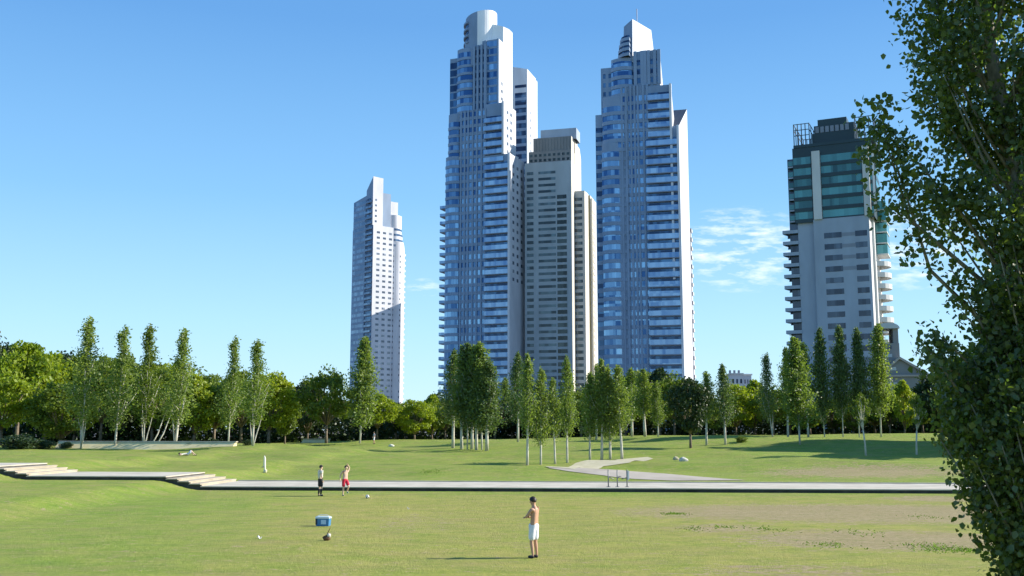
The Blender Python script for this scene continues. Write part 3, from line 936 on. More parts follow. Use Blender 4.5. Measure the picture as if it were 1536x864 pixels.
# --- dark glass and grey tower on the right
m_greyw = cladding('grey_rendered_wall', (0.36, 0.42, 0.51), 0.75, 0.2)
m_palew = cladding('pale_grey_wall', (0.62, 0.62, 0.61), 0.75, 0.2)
m_steel = mat('dark_steel', (0.07, 0.09, 0.11), 0.5, 0.5, 0.4)
g_green = glass('green_glass', (0.012, 0.045, 0.055), (0.11, 0.30, 0.30), (1.2, 1.2, 3.1), 0.85, 0.35, 0.15)
g_side = glass('bright_green_glass', (0.05, 0.20, 0.18), (0.20, 0.45, 0.40), (1.4, 1.4, 3.1), 0.6, 0.35, 0.15)
g_win = glass('navy_window_glass', (0.025, 0.035, 0.06), (0.10, 0.13, 0.18), (1.0, 1.0, 3.1), 0.5, 0.2, 0.15)
def tower_right():
    T = Tower('balcony_tower', 'grey and dark green tower with balconies and open steel frames on its roof', 1262, 273, 25, 3.1)
    U = lambda px, v=0, py=420: T.u(px, py, v)
    Z = lambda py, v=0, px=1262: T.z(px, py, v)
    zw, zg = Z(326), Z(214)
    # grey lower body
    p = block(T, U(1223.5), U(1308), 0, 19, zw, mat_front=0, mat_side=1)
    L = U(1308) - U(1223.5)
    fr = lambda a, c: ((U(a) - U(1223.5)) / L, (U(c) - U(1223.5)) / L)
    # window columns drift slightly with height, as in the tower itself
    punched(T, p, 0, zw - 1, (fr(1239, 1265.5), fr(1286, 1304)), 0.48, 0.26, 0, 1.2)
    for k, zk in floors(T, zw - 14, zw - 1):
        band(T.wall, sub(p, *fr(1265, 1286.5)), zk + T.fl * .34, zk + T.fl * .66, 0, .03, 2)
    pl = block(T, U(1200, 1.2), U(1224, 1.2), 1.2, 18, zw - .25, mat_front=0, mat_side=0)
    # dark glass upper storeys
    pu = block(T, U(1190, 0.6, 270), U(1309, 0.6, 270), 0.6, 18.4, zg, z0=zw - 0.2, mat_front=3, mat_side=3)
    Lu = U(1309, .6, 270) - U(1190, .6, 270)
    fu = lambda a, c: ((U(a, .6, 270) - U(1190, .6, 270)) / Lu, (U(c, .6, 270) - U(1190, .6, 270)) / Lu)
    for seg in ((1191, 1217), (1232, 1293.5), (1305.5, 1308.5)):
        ribbons(T, sub(pu, *fu(*seg)), zw + .3, zg - 0.6, 0.66, 0.18, 0.25, mi=1, wm=3)
    for a, c in ((1219.5, 1231.5), (1295, 1305)):
        band(T.wall, sub(pu, *fu(a, c)), zw - .1, Z(223), 0.01, 1.3, 1)
    # right flank behind: glazed balconies above, rounded white ones below
    ur0, ur1 = U(1306, 12), U(1326, 14, 400)
    T.wall.box(ur0, U(1318, 14, 400), 6, 20, 0, Z(300, 12), 1)
    T.wall.box(ur0, U(1316, 14, 260), 8.2, 17.5, Z(300, 12), Z(218, 10), 3)
    sd = [(U(1316, 14, 260), 8.2), (U(1316, 14, 260), 17.5)]
    ribbons(T, sd, Z(300, 12), Z(225, 12), .6, .2, .1, mi=2, wm=3)
    for k, zk in floors(T, 4, Z(296, 12)):
        hi_ = zk > Z(396, 12)
        mb = MB()
        u0 = U(1318, 14, 400) + .01
        if hi_:
            mb.box(u0, U(1335, 14, 400), 10, 18, zk, zk + .3, 1)
            mb.box(u0, U(1334.6, 14, 400), 10.1, 17.9, zk + .3, zk + 2.75, 0)
            T.part('balcony', mb, 6, 0)
        else:
            ub = U(1337, 14, 400)
            n = 8
            pth = [(u0 + (ub - u0) * math.sin(math.pi * j / n) ** .6, 9 + 9 * j / n) for j in range(n + 1)]
            mb.prism([(q[0], q[1]) for q in pth], zk, zk + 1.35, 1)
            T.part('balcony', mb, 6, 1)
    # left corner balconies
    u1 = U(1200, 1.2)
    T.wall.box(U(1188, 3), u1, 2.6, 15, 0, Z(232, 3), 3)
    for k, zk in floors(T, 2, Z(226, 3)):
        up = zk > Z(338, 3)
        ul = U(1185 if up else 1176.5, 2, 400)
        if up:
            ul = U(1184, 2, 280)
        mb = MB()
        n = 6
        pth = [(ul + (0.9 if not up else .2) * (1 - math.sin(math.pi / 2 * j / n)), 5.0 - 4.0 * j / n) for j in range(n + 1)]
        full = [(ul, 9)] + pth + [(u1, 1.0)]
        body = full + [(u1, 9)]
        mb.prism(body, zk, zk + (.4 if up else .95), 1)
        if up:
            band(mb, full, zk + .5, zk + 1.9, -.05, 0.0, 0)
        T.part('balcony', mb, 6, 2)
        mb = MB()
        band(mb, [(U(1188, 3) , 2.6), (u1, 2.6)], zk + 1.3, zk + 2.9, 0, .05, 0)
        T.part('window', mb, 3, 0)
    # crown: dark stepped plant block
    c0, c1 = U(1217.5, 3, 200), U(1281.5, 3, 200)
    T.wall.box(U(1190, .6, 215), U(1312, .6, 215), 0.4, 18.8, zg, zg + .8, 3)
    T.wall.box(c0, c1, 3, 14, zg + .8, Z(196, 3), 3)
    T.wall.box(c0 + .6, c1 - .05, 3.4, 13, Z(196, 3), Z(184, 3), 3)
    T.wall.box(c0 + 1.6, c1 - 2.0, 3.8, 12, Z(184, 3), Z(174.5, 3), 3)
    for k in range(7):
        a = c0 + 1 + k * (c1 - c0 - 2) / 7
        T.wall.box(a, a + (c1 - c0) / 12, 3.2, 3.39, Z(195, 3), Z(186, 3), 2)
    # open steel frames
    zt = Z(178, 1)
    def frame(ua, ub):
        mb = MB()
        for v in (1.0, 17.5):
            for k in range(5):
                x = ua + (ub - ua) * k / 4
                mb.box(x - .12, x + .12, v, v + .24, zg + .8, zt)
            for z in (zt - .2, zg + 3.6, zt - 1.9):
                mb.box(ua, ub, v + .03, v + .2, z, z + .18)
        for x in (ua, ub):
            for v in (4.5, 9, 13.5):
                mb.box(x - .1, x + .1, v, v + .2, zg + .8, zt)
            for z in (zt - .18, zt - 1.88):
                mb.box(x - .08, x + .08, 1.2, 17.5, z, z + .16)
        T.part('roof_frame', mb, 10, 0)
    frame(U(1190.5, 1, 200), c0 - .4)
    frame(c1 + .4, U(1310.5, 1, 200))
    pm = {('window', 0): [g_win], ('window', 1): [g_green], ('window', 2): [g_side], ('balcony', 0): [g_side, m_palew], ('balcony', 1): [m_palew, m_palew],
          ('balcony', 2): [g_green, m_greyw], ('roof_frame', 0): [m_steel]}
    T.finish([m_greyw, m_palew, m_slabb, m_steel2], pm)
m_slabb = cladding('mid_grey_panel', (0.24, 0.27, 0.33), 0.6)
m_steel2 = cladding('dark_teal_panel', (0.020, 0.048, 0.060), 0.4)
tower_right()

# --- gabled house with belfry beside it
m_stone = cladding('grey_stone', (0.30, 0.29, 0.285), 0.9, 0.1)
m_tile = noisy('grey_roof_tile', (0.20, 0.18, 0.16), (0.28, 0.25, 0.22), 2.0, 0.9)
m_trim = cladding('pink_stone_trim', (0.50, 0.43, 0.38), 0.9, 0.1)
def gabled():
    d = 235
    r = empty('gabled_building', (at(1350, 560, d).x, d, 2), -R(12))
    tag(r, 'grey stone building with a gable and a small belfry, right of the balcony tower', 'building')
    S = d / F
    X = lambda px: (px - 1350) * S * 1.02
    Zp = lambda py: at(1350, py, d).z - 2
    mb = MB()
    g = [(X(1322), Zp(562)), (X(1389), Zp(562)), (X(1350), Zp(537))]
    mb.box(X(1322), X(1387), 0, 14, 0, Zp(562))
    mb.poly([(g[0][0] + .1, 0, g[0][1]), (g[1][0] - .3, 0, g[1][1]), (g[2][0], 0, g[2][1])])
    mb.poly([(g[0][0] + .1, 14, g[0][1]), (g[1][0] - .3, 14, g[1][1]), (g[2][0], 14, g[2][1])])
    mb.box(X(1330), X(1356), 5, 12, Zp(562), Zp(512))
    mb.box(X(1348), X(1355.5), 5.2, 11.8, Zp(512), Zp(490))
    mb.box(X(1330), X(1334), 5.2, 11.8, Zp(512), Zp(490))
    mb.build('wall', [m_stone], r)
    mb = MB()
    for a, c in ((g[0], g[2]), (g[2], g[1])):
        mb.poly([(a[0], -.6, a[1] + .3), (c[0], -.6, c[1] + .3), (c[0], 14.5, c[1] + .3), (a[0], 14.5, a[1] + .3)])
        mb.poly([(a[0], -.6, a[1] - .1), (c[0], -.6, c[1] - .1), (c[0], 14.5, c[1] - .1), (a[0], 14.5, a[1] - .1)])
    mb.build('roof', [m_tile], r)
    mb = MB()
    for a, c in ((g[0], g[2]), (g[2], g[1])):
        mb.poly([(a[0], -.62, a[1] - .25), (c[0], -.62, c[1] - .25), (c[0], -.62, c[1] + .32), (a[0], -.62, a[1] + .32)])
        mb.poly([(a[0], -.3, a[1] - .25), (c[0], -.3, c[1] - .25), (c[0], -.62, c[1] - .25), (a[0], -.62, a[1] - .25)])
    mb.box(X(1322), X(1388), -.5, -.01, Zp(565), Zp(562.5))
    mb.build('cornice', [m_trim], r)
    mb = MB()
    n = 10
    cx, hw = X(1341), X(1357.5) - X(1341)
    top = [(cx + hw * math.cos(math.pi * k / n), Zp(489.5) + (Zp(481) - Zp(490)) * math.sin(math.pi * k / n)) for k in range(n + 1)]
    for y_ in (4.5, 12.3):
        mb.poly([(q[0], y_, q[1]) for q in top])
    for k in range(n):
        a, c = top[k], top[k + 1]
        mb.poly([(a[0], 4.5, a[1]), (a[0], 12.3, a[1]), (c[0], 12.3, c[1]), (c[0], 4.5, c[1])])
    mb.poly([(top[0][0], 4.5, top[0][1]), (top[-1][0], 4.5, top[-1][1]), (top[-1][0], 12.3, top[-1][1]), (top[0][0], 12.3, top[0][1])])
    mb.build('belfry_roof', [m_palew], r)
    for py in (517, 530, 552, 575, 590):
        mb = MB(); mb.box(X(1330.5), X(1345), 4.9 if py < 550 else -.1, 5.0 if py < 550 else -.02, Zp(py + 3.5), Zp(py - 1.5)); mb.build('window', [m_palew if py > 520 else g_win], r)
gabled()

# --- low rooftops far off between the tree tops
def far_house(px0, px1, pyt, d, m1, label, fins=0):
    a, c = at(px0, pyt, d), at(px1, pyt, d)
    r = empty('far_building', ((a.x + c.x) / 2, d, 2)); tag(r, label, 'building')
    w = (c.x - a.x) / 2; h = a.z - 2
    mb = MB(); mb.box(-w, w, 0, 12, 0, h); mb.build('wall', [m1], r)
    mb = MB(); mb.box(-w - .3, w + .3, -.3, 12.3, h, h + .5); rf = mb.build('roof', [m_palew], r)
    for k in range(3):
        mb = MB(); x = -w + (k + .35) * w * 2 / 3
        mb.box(x, x + w * .3, -.06, 0.03, h - 2.8, h - 1.4); mb.build('window', [g_win], r)
    for k in range(fins):
        mb = MB(); x = -w + .5 + k * (2 * w - 1) / max(fins - 1, 1)
        mb.box(x - .3, x + .3, 3, 3.6, h + .5, h + 1.6); mb.build('chimney', [m_slab], rf)
far_house(1096, 1114, 562, 330, m_white2, 'low white building just visible above the trees between the right towers', 3)
far_house(1115, 1127, 563, 345, m_pale_blue, 'low blue grey building beside the low white one above the trees', 0)

# --- unseen slab added behind the tallest tower to shade the white tower
def slab_block():
    r = empty('shadow_block', (-17, 567, 2)); tag(r, 'plain unseen block added behind the tallest glass tower to shade the white tower', 'shadow blocker')
    mb = MB(); mb.box(-9, 9, -1.5, 11, 0, 92); mb.build('wall', [m_palew], r)
    mb = MB(); mb.box(-9.3, 9.3, -1.8, 11.3, 92, 93); mb.build('roof', [m_slab], r)
    for k in range(28):
        mb = MB(); mb.box(-8, 8, -1.56, -1.45, k * 3.2 + 1.2, k * 3.2 + 2.6); mb.build('window', [g_win], r)
slab_block()

# ------------------------------------------------------------------ trees
def leafmat(name, c1, c2, trans=0.35, scale=0.9, objrand=0.35):
    m = bpy.data.materials.new(name)
    m.use_nodes = True
    t = m.node_tree
    b = t.nodes['Principled BSDF']
    out = t.nodes['Material Output']
    b.inputs['Roughness'].default_value = 0.5
    b.inputs['Specular IOR Level'].default_value = 0.35
    tc = N(t, 'ShaderNodeTexCoord')
    n = N(t, 'ShaderNodeTexNoise')
    n.inputs['Scale'].default_value = scale
    n.inputs['Detail'].default_value = 4
    n.inputs['Roughness'].default_value = 0.8
    t.links.new(tc.outputs['Object'], n.inputs['Vector'])
    r = N(t, 'ShaderNodeMapRange')
    r.inputs['From Min'].default_value = 0.34
    r.inputs['From Max'].default_value = 0.66
    t.links.new(n.outputs['Fac'], r.inputs['Value'])
    oi = N(t, 'ShaderNodeObjectInfo')
    k = M(t, 'ADD', M(t, 'MULTIPLY', r.outputs[0], 1 - objrand), M(t, 'MULTIPLY', oi.outputs['Random'], objrand), True)
    x = N(t, 'ShaderNodeMix', data_type='RGBA')
    x.inputs[6].default_value = (*c1, 1)
    x.inputs[7].default_value = (*c2, 1)
    t.links.new(k, x.inputs['Factor'])
    t.links.new(x.outputs[2], b.inputs['Base Color'])
    tr = N(t, 'ShaderNodeBsdfTranslucent')
    g = N(t, 'ShaderNodeMix', data_type='RGBA')
    g.blend_type = 'MULTIPLY'
    g.inputs['Factor'].default_value = 1
    t.links.new(x.outputs[2], g.inputs[6])
    g.inputs[7].default_value = (1.5, 1.5, 0.6, 1)
    t.links.new(g.outputs[2], tr.inputs['Color'])
    ms = N(t, 'ShaderNodeMixShader')
    ms.inputs[0].default_value = trans
    t.links.new(b.outputs[0], ms.inputs[1])
    t.links.new(tr.outputs[0], ms.inputs[2])
    t.links.new(ms.outputs[0], out.inputs['Surface'])
    return m
L_pop = leafmat('poplar_leaf', (0.105, 0.175, 0.038), (0.225, 0.290, 0.075), 0.45)
L_popd = leafmat('dusky_poplar_leaf', (0.065, 0.120, 0.042), (0.140, 0.200, 0.070))
L_lime = leafmat('lime_leaf', (0.150, 0.230, 0.018), (0.310, 0.360, 0.030), 0.42)
L_mid = leafmat('green_leaf', (0.075, 0.130, 0.020), (0.185, 0.240, 0.034), 0.4)
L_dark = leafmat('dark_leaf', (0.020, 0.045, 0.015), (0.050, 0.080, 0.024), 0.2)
L_near = leafmat('near_poplar_leaf', (0.026, 0.058, 0.014), (0.110, 0.170, 0.030), 0.46, 7.0)
B_white = noisy('white_bark', (0.58, 0.56, 0.48), (0.30, 0.29, 0.24), 1.6, 0.85, stretch=(2, 2, 1), lo=0.45, hi=0.72)
B_brown = noisy('brown_bark', (0.13, 0.10, 0.075), (0.22, 0.18, 0.13), 2.5, 0.9)
B_near = noisy('grey_green_bark', (0.27, 0.25, 0.18), (0.13, 0.12, 0.085), 6, 0.85, stretch=(2, 2, .7), bump=0.3)

def two_sided(m, pale, k=0.75):
    """poplar leaves: pale felted underside, glossy dark upper side"""
    t = m.node_tree
    b = t.nodes['Principled BSDF']
    src = b.inputs['Base Color'].links[0].from_socket
    g = N(t, 'ShaderNodeNewGeometry')
    x = N(t, 'ShaderNodeMix', data_type='RGBA')
    t.links.new(M(t, 'MULTIPLY', g.outputs['Backfacing'], k), x.inputs['Factor'])
    t.links.new(src, x.inputs[6])
    x.inputs[7].default_value = (*pale, 1)
    t.links.new(x.outputs[2], b.inputs['Base Color'])
    b.inputs['Roughness'].default_value = 0.40
    b.inputs['Specular IOR Level'].default_value = 0.6
two_sided(L_near, (0.13, 0.18, 0.09), .6)
def quads(c, size, r, up=0.0, aspect=0.62):
    """leaf-shaped quads with random facing around centres c"""
    n = len(c)
    a = r.normal(size=(n, 3)); a[:, 2] -= up
    a /= np.linalg.norm(a, axis=1)[:, None]
    b_ = np.cross(a, r.normal(size=(n, 3)))
    b_ /= np.linalg.norm(b_, axis=1)[:, None]
    s = (size * (0.65 + 0.7 * r.random(n)))[:, None]
    v = np.stack([c - a * s * .5, c + b_ * s * aspect * .5 - a * s * .06, c + a * s * .5, c - b_ * s * aspect * .5 - a * s * .06], 1).reshape(-1, 3)
    return v, np.arange(n * 4).reshape(n, 4)

def poplar_proto(seed, H=10.0, Rr=1.0, base=2.2, nb=85, leaf=0.24, dens=1.0, wisp=False, multi=False, barkm=None, leafm=None):
    r = np.random.default_rng(seed)
    rd = random.Random(seed)
    root = empty('poplar_tree')
    tb = MB()
    nst = 3 if multi else 1
    stems = []
    for k in range(nst):
        dx, dy = (rd.uniform(-.5, .5), rd.uniform(-.5, .5)) if nst == 1 else (math.cos(k * 2.1 + seed) * .45, math.sin(k * 2.1 + seed) * .45)
        top = H * (0.93 if k == 0 else rd.uniform(.32, .5))
        pts = []
        for i in range(7):
            f = i / 6
            bend = math.sin(f * 3 + seed) * .09
            pts.append((dx * min(f * 1.6, 1) * (.35 if nst == 1 else 1) * Rr + bend, dy * min(f * 1.6, 1) * .35 * Rr, -0.2 + f * top))
        tb.tube(pts, [(.15 - .125 * i / 6) * (1 if k == 0 else .7) * (.52 if (wisp or nb > 120) else 1) for i in range(7)], 6)
        stems.append(pts)
    C = []
    def env(f):
        if wisp:
            return Rr * (1.25 * math.sin(math.pi * min(f * 1.25, 1)) ** .8 if f < .42 else max(.33, .98 - (f - .42) * 1.8)) * (1 if f < .9 else .35 + (1 - f) * 6.5)
        return Rr * (math.sin(math.pi * (0.06 + 0.93 * f) ** 0.62) ** 0.62 + .03) * (1 if f < .92 else .3 + (1 - f) * 8.7)
    zb = base
    for k in range(nb):
        f0 = (k + rd.random()) / nb
        z0 = zb - .5 + (H - zb) * f0 * .95
        st_ = stems[k % nst]
        ft = min(max(z0 / (H * .93), 0), 1) * 6
        i0 = min(int(ft), 5)
        p0 = Vector(st_[i0]).lerp(Vector(st_[i0 + 1]), ft - i0)
        if p0.z < z0 - .6: p0 = Vector((stems[0][-1][0], stems[0][-1][1], z0))
        az = rd.uniform(0, 2 * math.pi)
        Lb = rd.uniform(1.0, 2.1) * (1 - .45 * f0) * H / 10
        z1 = min(z0 + Lb, H * (1 - .05 * rd.random() ** 2))
        fe = (z1 - zb) / (H - zb)
        e = env(max(0.0, min(fe, 1)))
        rr_ = e * rd.uniform(.45, 1.05) * (rd.uniform(.6, 1.4))
        p1 = Vector((p0.x + rr_ * math.cos(az), p0.y + rr_ * math.sin(az), z1))
        mid_ = p0.lerp(p1, .5) + Vector((math.cos(az) * rr_ * .15, math.sin(az) * rr_ * .15, -.08))
        if k % 4 == 0:
            tb.tube([p0, mid_, p1], [.035, .022, .008], 4)
        nl = int(54 * dens * (1.15 - .35 * f0) * (1 if not (wisp and f0 > .5) else 1.0))
        tt = np.sqrt(r.random(nl)) if True else r.random(nl)
        q = (1 - tt)[:, None] ** 2 * np.array(p0) + (2 * tt * (1 - tt))[:, None] * np.array(mid_) + (tt ** 2)[:, None] * np.array(p1)
        q = q + r.normal(size=(nl, 3)) * (.07 + .20 * e)
        C.append(q)
    C = np.concatenate(C)
    v, f = quads(C, leaf * .84, r, up=.3)
    tb.build('trunk', [barkm or B_white], root, smooth=True)
    cr = obj_np('crown', v, f, leafm or L_pop, root)
    return root
def broad_proto(seed, H=10.0, Rr=4.2, base=2.6, ncl=46, per=120, leaf=0.42, lean=0.0, barkm=None, leafm=None, kind='broadleaf_tree', rise=0.5):
    r = np.random.default_rng(seed)
    rd = random.Random(seed)
    root = empty(kind)
    tb = MB()
    cz, hz = (H + base) / 2, (H - base) / 2
    fork = (lean * .5, 0, base * .9)
    tb.tube([(0, 0, -.3), (lean * .2, .05, base * .45), fork], [.26, .2, .17], 7)
    C = []
    for k in range(ncl):
        while True:
            p = np.array([rd.uniform(-1, 1), rd.uniform(-1, 1), rd.uniform(-1, 1)])
            l = np.linalg.norm(p)
            if .35 < l < 1: break
        if rd.random() < .7: p = p / l * rd.uniform(.72, 1.0)
        wide = 1 - .35 * max(p[2], 0) ** 2 * rise * 2
        c = np.array([p[0] * Rr * wide * .86 + lean, p[1] * Rr * wide * .86, cz + p[2] * hz * .86])
        cr_ = rd.uniform(.75, 1.45) * Rr / 4.2
        if k % 3 == 0:
            tb.tube([fork, Vector(fork).lerp(Vector(c), .5) + Vector((0, 0, .2)), c], [.1, .06, .02], 5)
        d = r.normal(size=(per, 3)); d /= np.linalg.norm(d, axis=1)[:, None]
        rad = cr_ * (0.45 + .62 * r.random(per)) 
        q = c + d * rad[:, None] * np.array([1.1, 1.1, .8]) + r.normal(size=(per, 3)) * .08
        C.append(q)
    C = np.concatenate(C)
    C = C[C[:, 2] > base * .55]
    v, f = quads(C, leaf, r, up=.2)
    tb.build('trunk', [barkm or B_brown], root, smooth=True)
    obj_np('crown', v, f, leafm or L_mid, root)
    return root
def bush_proto(seed, H=2.0, Rr=1.6, n=2600, leaf=.22):
    r = np.random.default_rng(seed)
    d = r.normal(size=(n, 3)); d /= np.linalg.norm(d, axis=1)[:, None]
    k = 1 + .22 * np.sin(d[:, 0] * 4 + seed) * np.sin(d[:, 1] * 5) + .15 * np.sin(d[:, 2] * 7)
    C = d * (r.random(n)[:, None] ** .35) * k[:, None] * np.array([Rr, Rr * .8, H * .55]) + np.array([0, 0, H * .48])
    C = C[C[:, 2] > 0]
    v, f = quads(C, leaf, r)
    root = empty('bush')
    tb = MB()
    for a in range(5):
        tb.tube([(0, 0, -.1), (math.cos(a * 1.3) * .4 * Rr, math.sin(a * 1.3) * .4 * Rr, H * .6)], [.05, .02], 5)
    tb.build('stem', [B_brown], root)
    obj_np('foliage', v, f, L_dark, root)
    return root

def hold(root):           # prototypes are moved to their first place instead of being left over
    return [root, False, list(root.children)]
POP = [hold(poplar_proto(11, 10, 1.05, 2.6)), hold(poplar_proto(12, 10, .95, 3.2, 80)), hold(poplar_proto(13, 10, 1.1, 2.3, 95)), hold(poplar_proto(14, 10, 1.0, 3.4, 75))]
COLM = [hold(poplar_proto(21, 10, 1.0, 1.9, 130, .24, 1.15)), hold(poplar_proto(22, 10, 1.0, 2.2, 125, .24, 1.15))]
WISP = [hold(poplar_proto(31, 10, 1.0, 2.0, 105, .20, .8, wisp=True, multi=True)), hold(poplar_proto(32, 10, 1.0, 1.8, 100, .20, .8, wisp=True)), hold(poplar_proto(33, 10, 1.0, 2.2, 105, .20, .8, wisp=True, multi=True))]
BRD = [hold(broad_proto(41)), hold(broad_proto(42, rise=.9)), hold(broad_proto(43, Rr=3.6, base=2.0, ncl=52)), hold(broad_proto(44, Rr=4.4, base=1.6, ncl=60)), hold(broad_proto(45, Rr=3.2, base=1.2, ncl=50, rise=1.2))]
BSH = [hold(bush_proto(51)), hold(bush_proto(52, 1.8, 1.9))]
SAP = [hold(broad_proto(61, 10, 2.3, 4.2, 20, 70, .34, lean=.9, barkm=B_white, leafm=L_mid, kind='young_tree'))]
def plant(proto, loc, sz, sx, label, cat, group=None, leafm=None, rz=None, sy=None):
    """first use moves the prototype itself; later uses copy it and each of its parts"""
    root, used, kids = proto
    if not used:
        proto[1] = True
        o = root; ch = kids
    else:
        o = root.copy(); COL.objects.link(o)
        for k in ('label', 'category', 'group'):
            if k in o: del o[k]
        ch = []
        for c in kids:
            q = c.copy(); COL.objects.link(q); q.parent = o; ch.append(q)
    o.location = loc
    o.rotation_euler = (0, 0, random.uniform(0, 6.283) if rz is None else rz)
    o.scale = (sx, sy or sx, sz)
    if leafm:
        for c in ch:
            if c.name.startswith(('crown', 'foliage')):
                c.material_slots[0].link = 'OBJECT'
                c.material_slots[0].material = leafm
    tag(o, label, cat, group)
    return o
def dims(px, pyt, loc):
    """height of a thing standing at loc whose top shows at pyt"""
    return at(px, pyt, loc.y).z - loc.z
ORD = ['first', 'second', 'third', 'fourth', 'fifth', 'sixth', 'seventh', 'eighth', 'ninth', 'tenth', 'eleventh', 'twelfth', 'thirteenth', 'fourteenth', 'fifteenth', 'sixteenth', 'seventeenth', 'eighteenth', 'nineteenth', 'twentieth']
def poplar(px, pyb, pyt, hw, label, protos, leafm=None, group=None, d=None, R0=1.0, i=0, rz=None):
    loc = hit(px, pyb)
    if d:
        K = KX(px, 640); loc = Vector((K * d, d, float(gz(K * d, d))))
    H = dims(px, pyt, loc)
    w = 1.08 * hw * loc.y / F / R0
    return plant(protos[i % len(protos)], loc, H / 10, w, label, 'tree', group, leafm, rz=rz)
# left row: wispy tops above spreading lower limbs
gl = 'white-trunked poplars in the row on the left'
for i, (px, pyb, pyt, hw, s) in enumerate([(122, 673, 474, 23, 'whose two pale stems fork low, first of the row from the left'), (173, 673, 488, 21, 'second of the left row, thin pointed top'),
        (217, 672, 486, 20, 'third of the left row, leafy down to its dark foot'), (263, 671, 491, 21, 'fourth of the left row, beside the leaning bare stems'),
        (343, 668, 504, 17, 'fifth of the left row, slimmest of them'), (381, 669, 509, 20, 'last of the left row, in front of the round lime tree')]):
    poplar(px, pyb, pyt, hw, 'tall poplar ' + s, WISP, L_pop if i != 2 else L_mid, gl, i=i)
poplar(541, 665, 503, 18, 'dense columnar poplar in front of the slim white tower', COLM, L_pop, None)
# cluster in front of the tallest tower
gc = 'poplars in the tight clump in front of the tallest tower'
for i, (px, pyb, pyt, hw) in enumerate([(680, 672, 524, 15), (692, 674, 517, 15), (701, 674, 512, 16), (709, 674, 516, 16), (716, 675, 519, 15), (723, 675, 511, 17), (731, 676, 538, 18)]):
    poplar(px, pyb, pyt, hw, ORD[i] + ' trunk from the left in the tight poplar clump before the tallest tower', COLM if i in (2, 5) else POP, L_pop if i % 2 else L_popd, gc, i=i)
# loose row right of it
g2 = 'slim poplars standing loose near the path bend'
for i, (px, pyb, pyt, hw, lab) in enumerate([(791, 698, 530, 14, 'tallest poplar of the four left of the path bend, brown-stained bare trunk'), (811, 697, 550, 12, 'second of the four slim poplars left of the path bend'),
        (832, 696, 566, 11, 'shortest of the four slim poplars left of the path bend'), (851, 694, 534, 12, 'rightmost of the four slim poplars left of the path bend')]):
    poplar(px, pyb, pyt, hw, lab, POP, L_pop, g2, i=i + 1)
g3 = 'poplars in the group right of the path bend'
for i, (px, pyb, pyt, hw) in enumerate([(886, 690, 557, 13), (903, 690, 538, 14), (915, 689, 548, 14), (932, 689, 547, 15)]):
    poplar(px, pyb, pyt, hw, ORD[i] + ' poplar from the left in the group beyond the narrow branch path', POP, L_pop, g3, i=i)
for i, (px, pyb, pyt, hw, lab) in enumerate([(777, 663, 528, 13, 'dark poplar behind the tallest of the four slim poplars'), (758, 655, 566, 11, 'short back-row poplar just right of the tight clump'), (742, 653, 575, 12, 'small back-row poplar half hidden by the tight clump'),
        (895, 660, 545, 13, 'back-row poplar showing between the first two of the path group'), (948, 655, 552, 14, 'poplar behind the path group, leftmost of two'), (967, 655, 553, 15, 'fork-topped poplar behind the path group, rightmost of two'), (987, 655, 572, 9, 'thin leaning poplar left of the dark forked tree'),
        (1060, 668, 556, 12, 'pointed poplar right of the dark forked tree'), (1087, 667, 545, 12, 'dark pointed poplar left of the low white building')]):
    poplar(px, pyb, pyt, hw, lab, POP, L_popd if i in (0, 8) else L_pop, 'scattered back-row poplars', i=i)
g4 = 'poplars in the row before the balcony tower'
for i, (px, pyb, pyt, hw, lab, ps) in enumerate([(1158, 653, 528, 13, 'dusky pointed poplar left of the balcony tower', WISP), (1182, 655, 520, 11, 'thin poplar at the left edge of the balcony tower', POP), (1199, 667, 503, 19, 'broadest poplar at the foot of the balcony tower, nearest of the row', COLM),
        (1211, 655, 512, 12, 'poplar half hidden behind the broadest one', POP), (1236, 654, 490, 12, 'dark columnar poplar left of centre of the balcony tower', COLM), (1264, 653, 486, 12, 'dark columnar poplar at the centre of the balcony tower', COLM),
        (1289, 653, 489, 12, 'slim dark poplar between the central and the pale right one', COLM), (1321, 650, 484, 16, 'tall pale-leaved poplar at the right edge of the balcony tower', COLM)]):
    poplar(px, pyb, pyt, hw, lab, ps, L_popd if i in (0, 4, 5, 6) else L_pop, g4, d=150 if pyb < 660 else None, i=i)
# young and leaning trees on the grass
loc = hit(1299, 683); plant(SAP[0], loc, dims(1299, 586, loc) / 10, 14 * loc.y / F / 2.3, 'young tree with bent white trunk and small crown, before the pale right poplar', 'tree', None, rz=3.4)
loc = hit(1375, 682); plant(SAP[0], loc, dims(1375, 588, loc) / 10, 15 * loc.y / F / 2.3, 'thin young tree with pale trunk in deep shade beside the foreground tree', 'tree', None, rz=.5)
def broad(px, d, pyt, hw, label, leafm, group=None, pyb=None, i=0, R0=4.2, rz=None):
    if pyb:
        loc = hit(px, pyb)
    else:
        K = KX(px, 640); loc = Vector((K * d, d, float(gz(K * d, d))))
    return plant(BRD[i % 5], loc, dims(px, pyt, loc) / 10, 1.3 * hw * loc.y / F / R0, label, 'tree', group, leafm, rz=rz)
broad(1036, 0, 562, 30, 'dark forked tree leaning over the shaded grass, right of the path', L_dark, None, 672, 2)
broad(1357, 165, 567, 20, 'round lime-green tree in front of the gabled building', L_lime, None, None, 4)
broad(404, 150, 553, 38, 'round lime-green tree at the right end of the left row', L_lime, None, None, 2)
broad(490, 150, 551, 34, 'broad dark-green tree left of the columnar poplar', L_mid, None, None, 0)
broad(462, 172, 566, 24, 'near-black rounded tree between the lime tree and the broad green one', L_dark, None, None, 3)
gb = 'big leafy trees behind the low wall on the left'
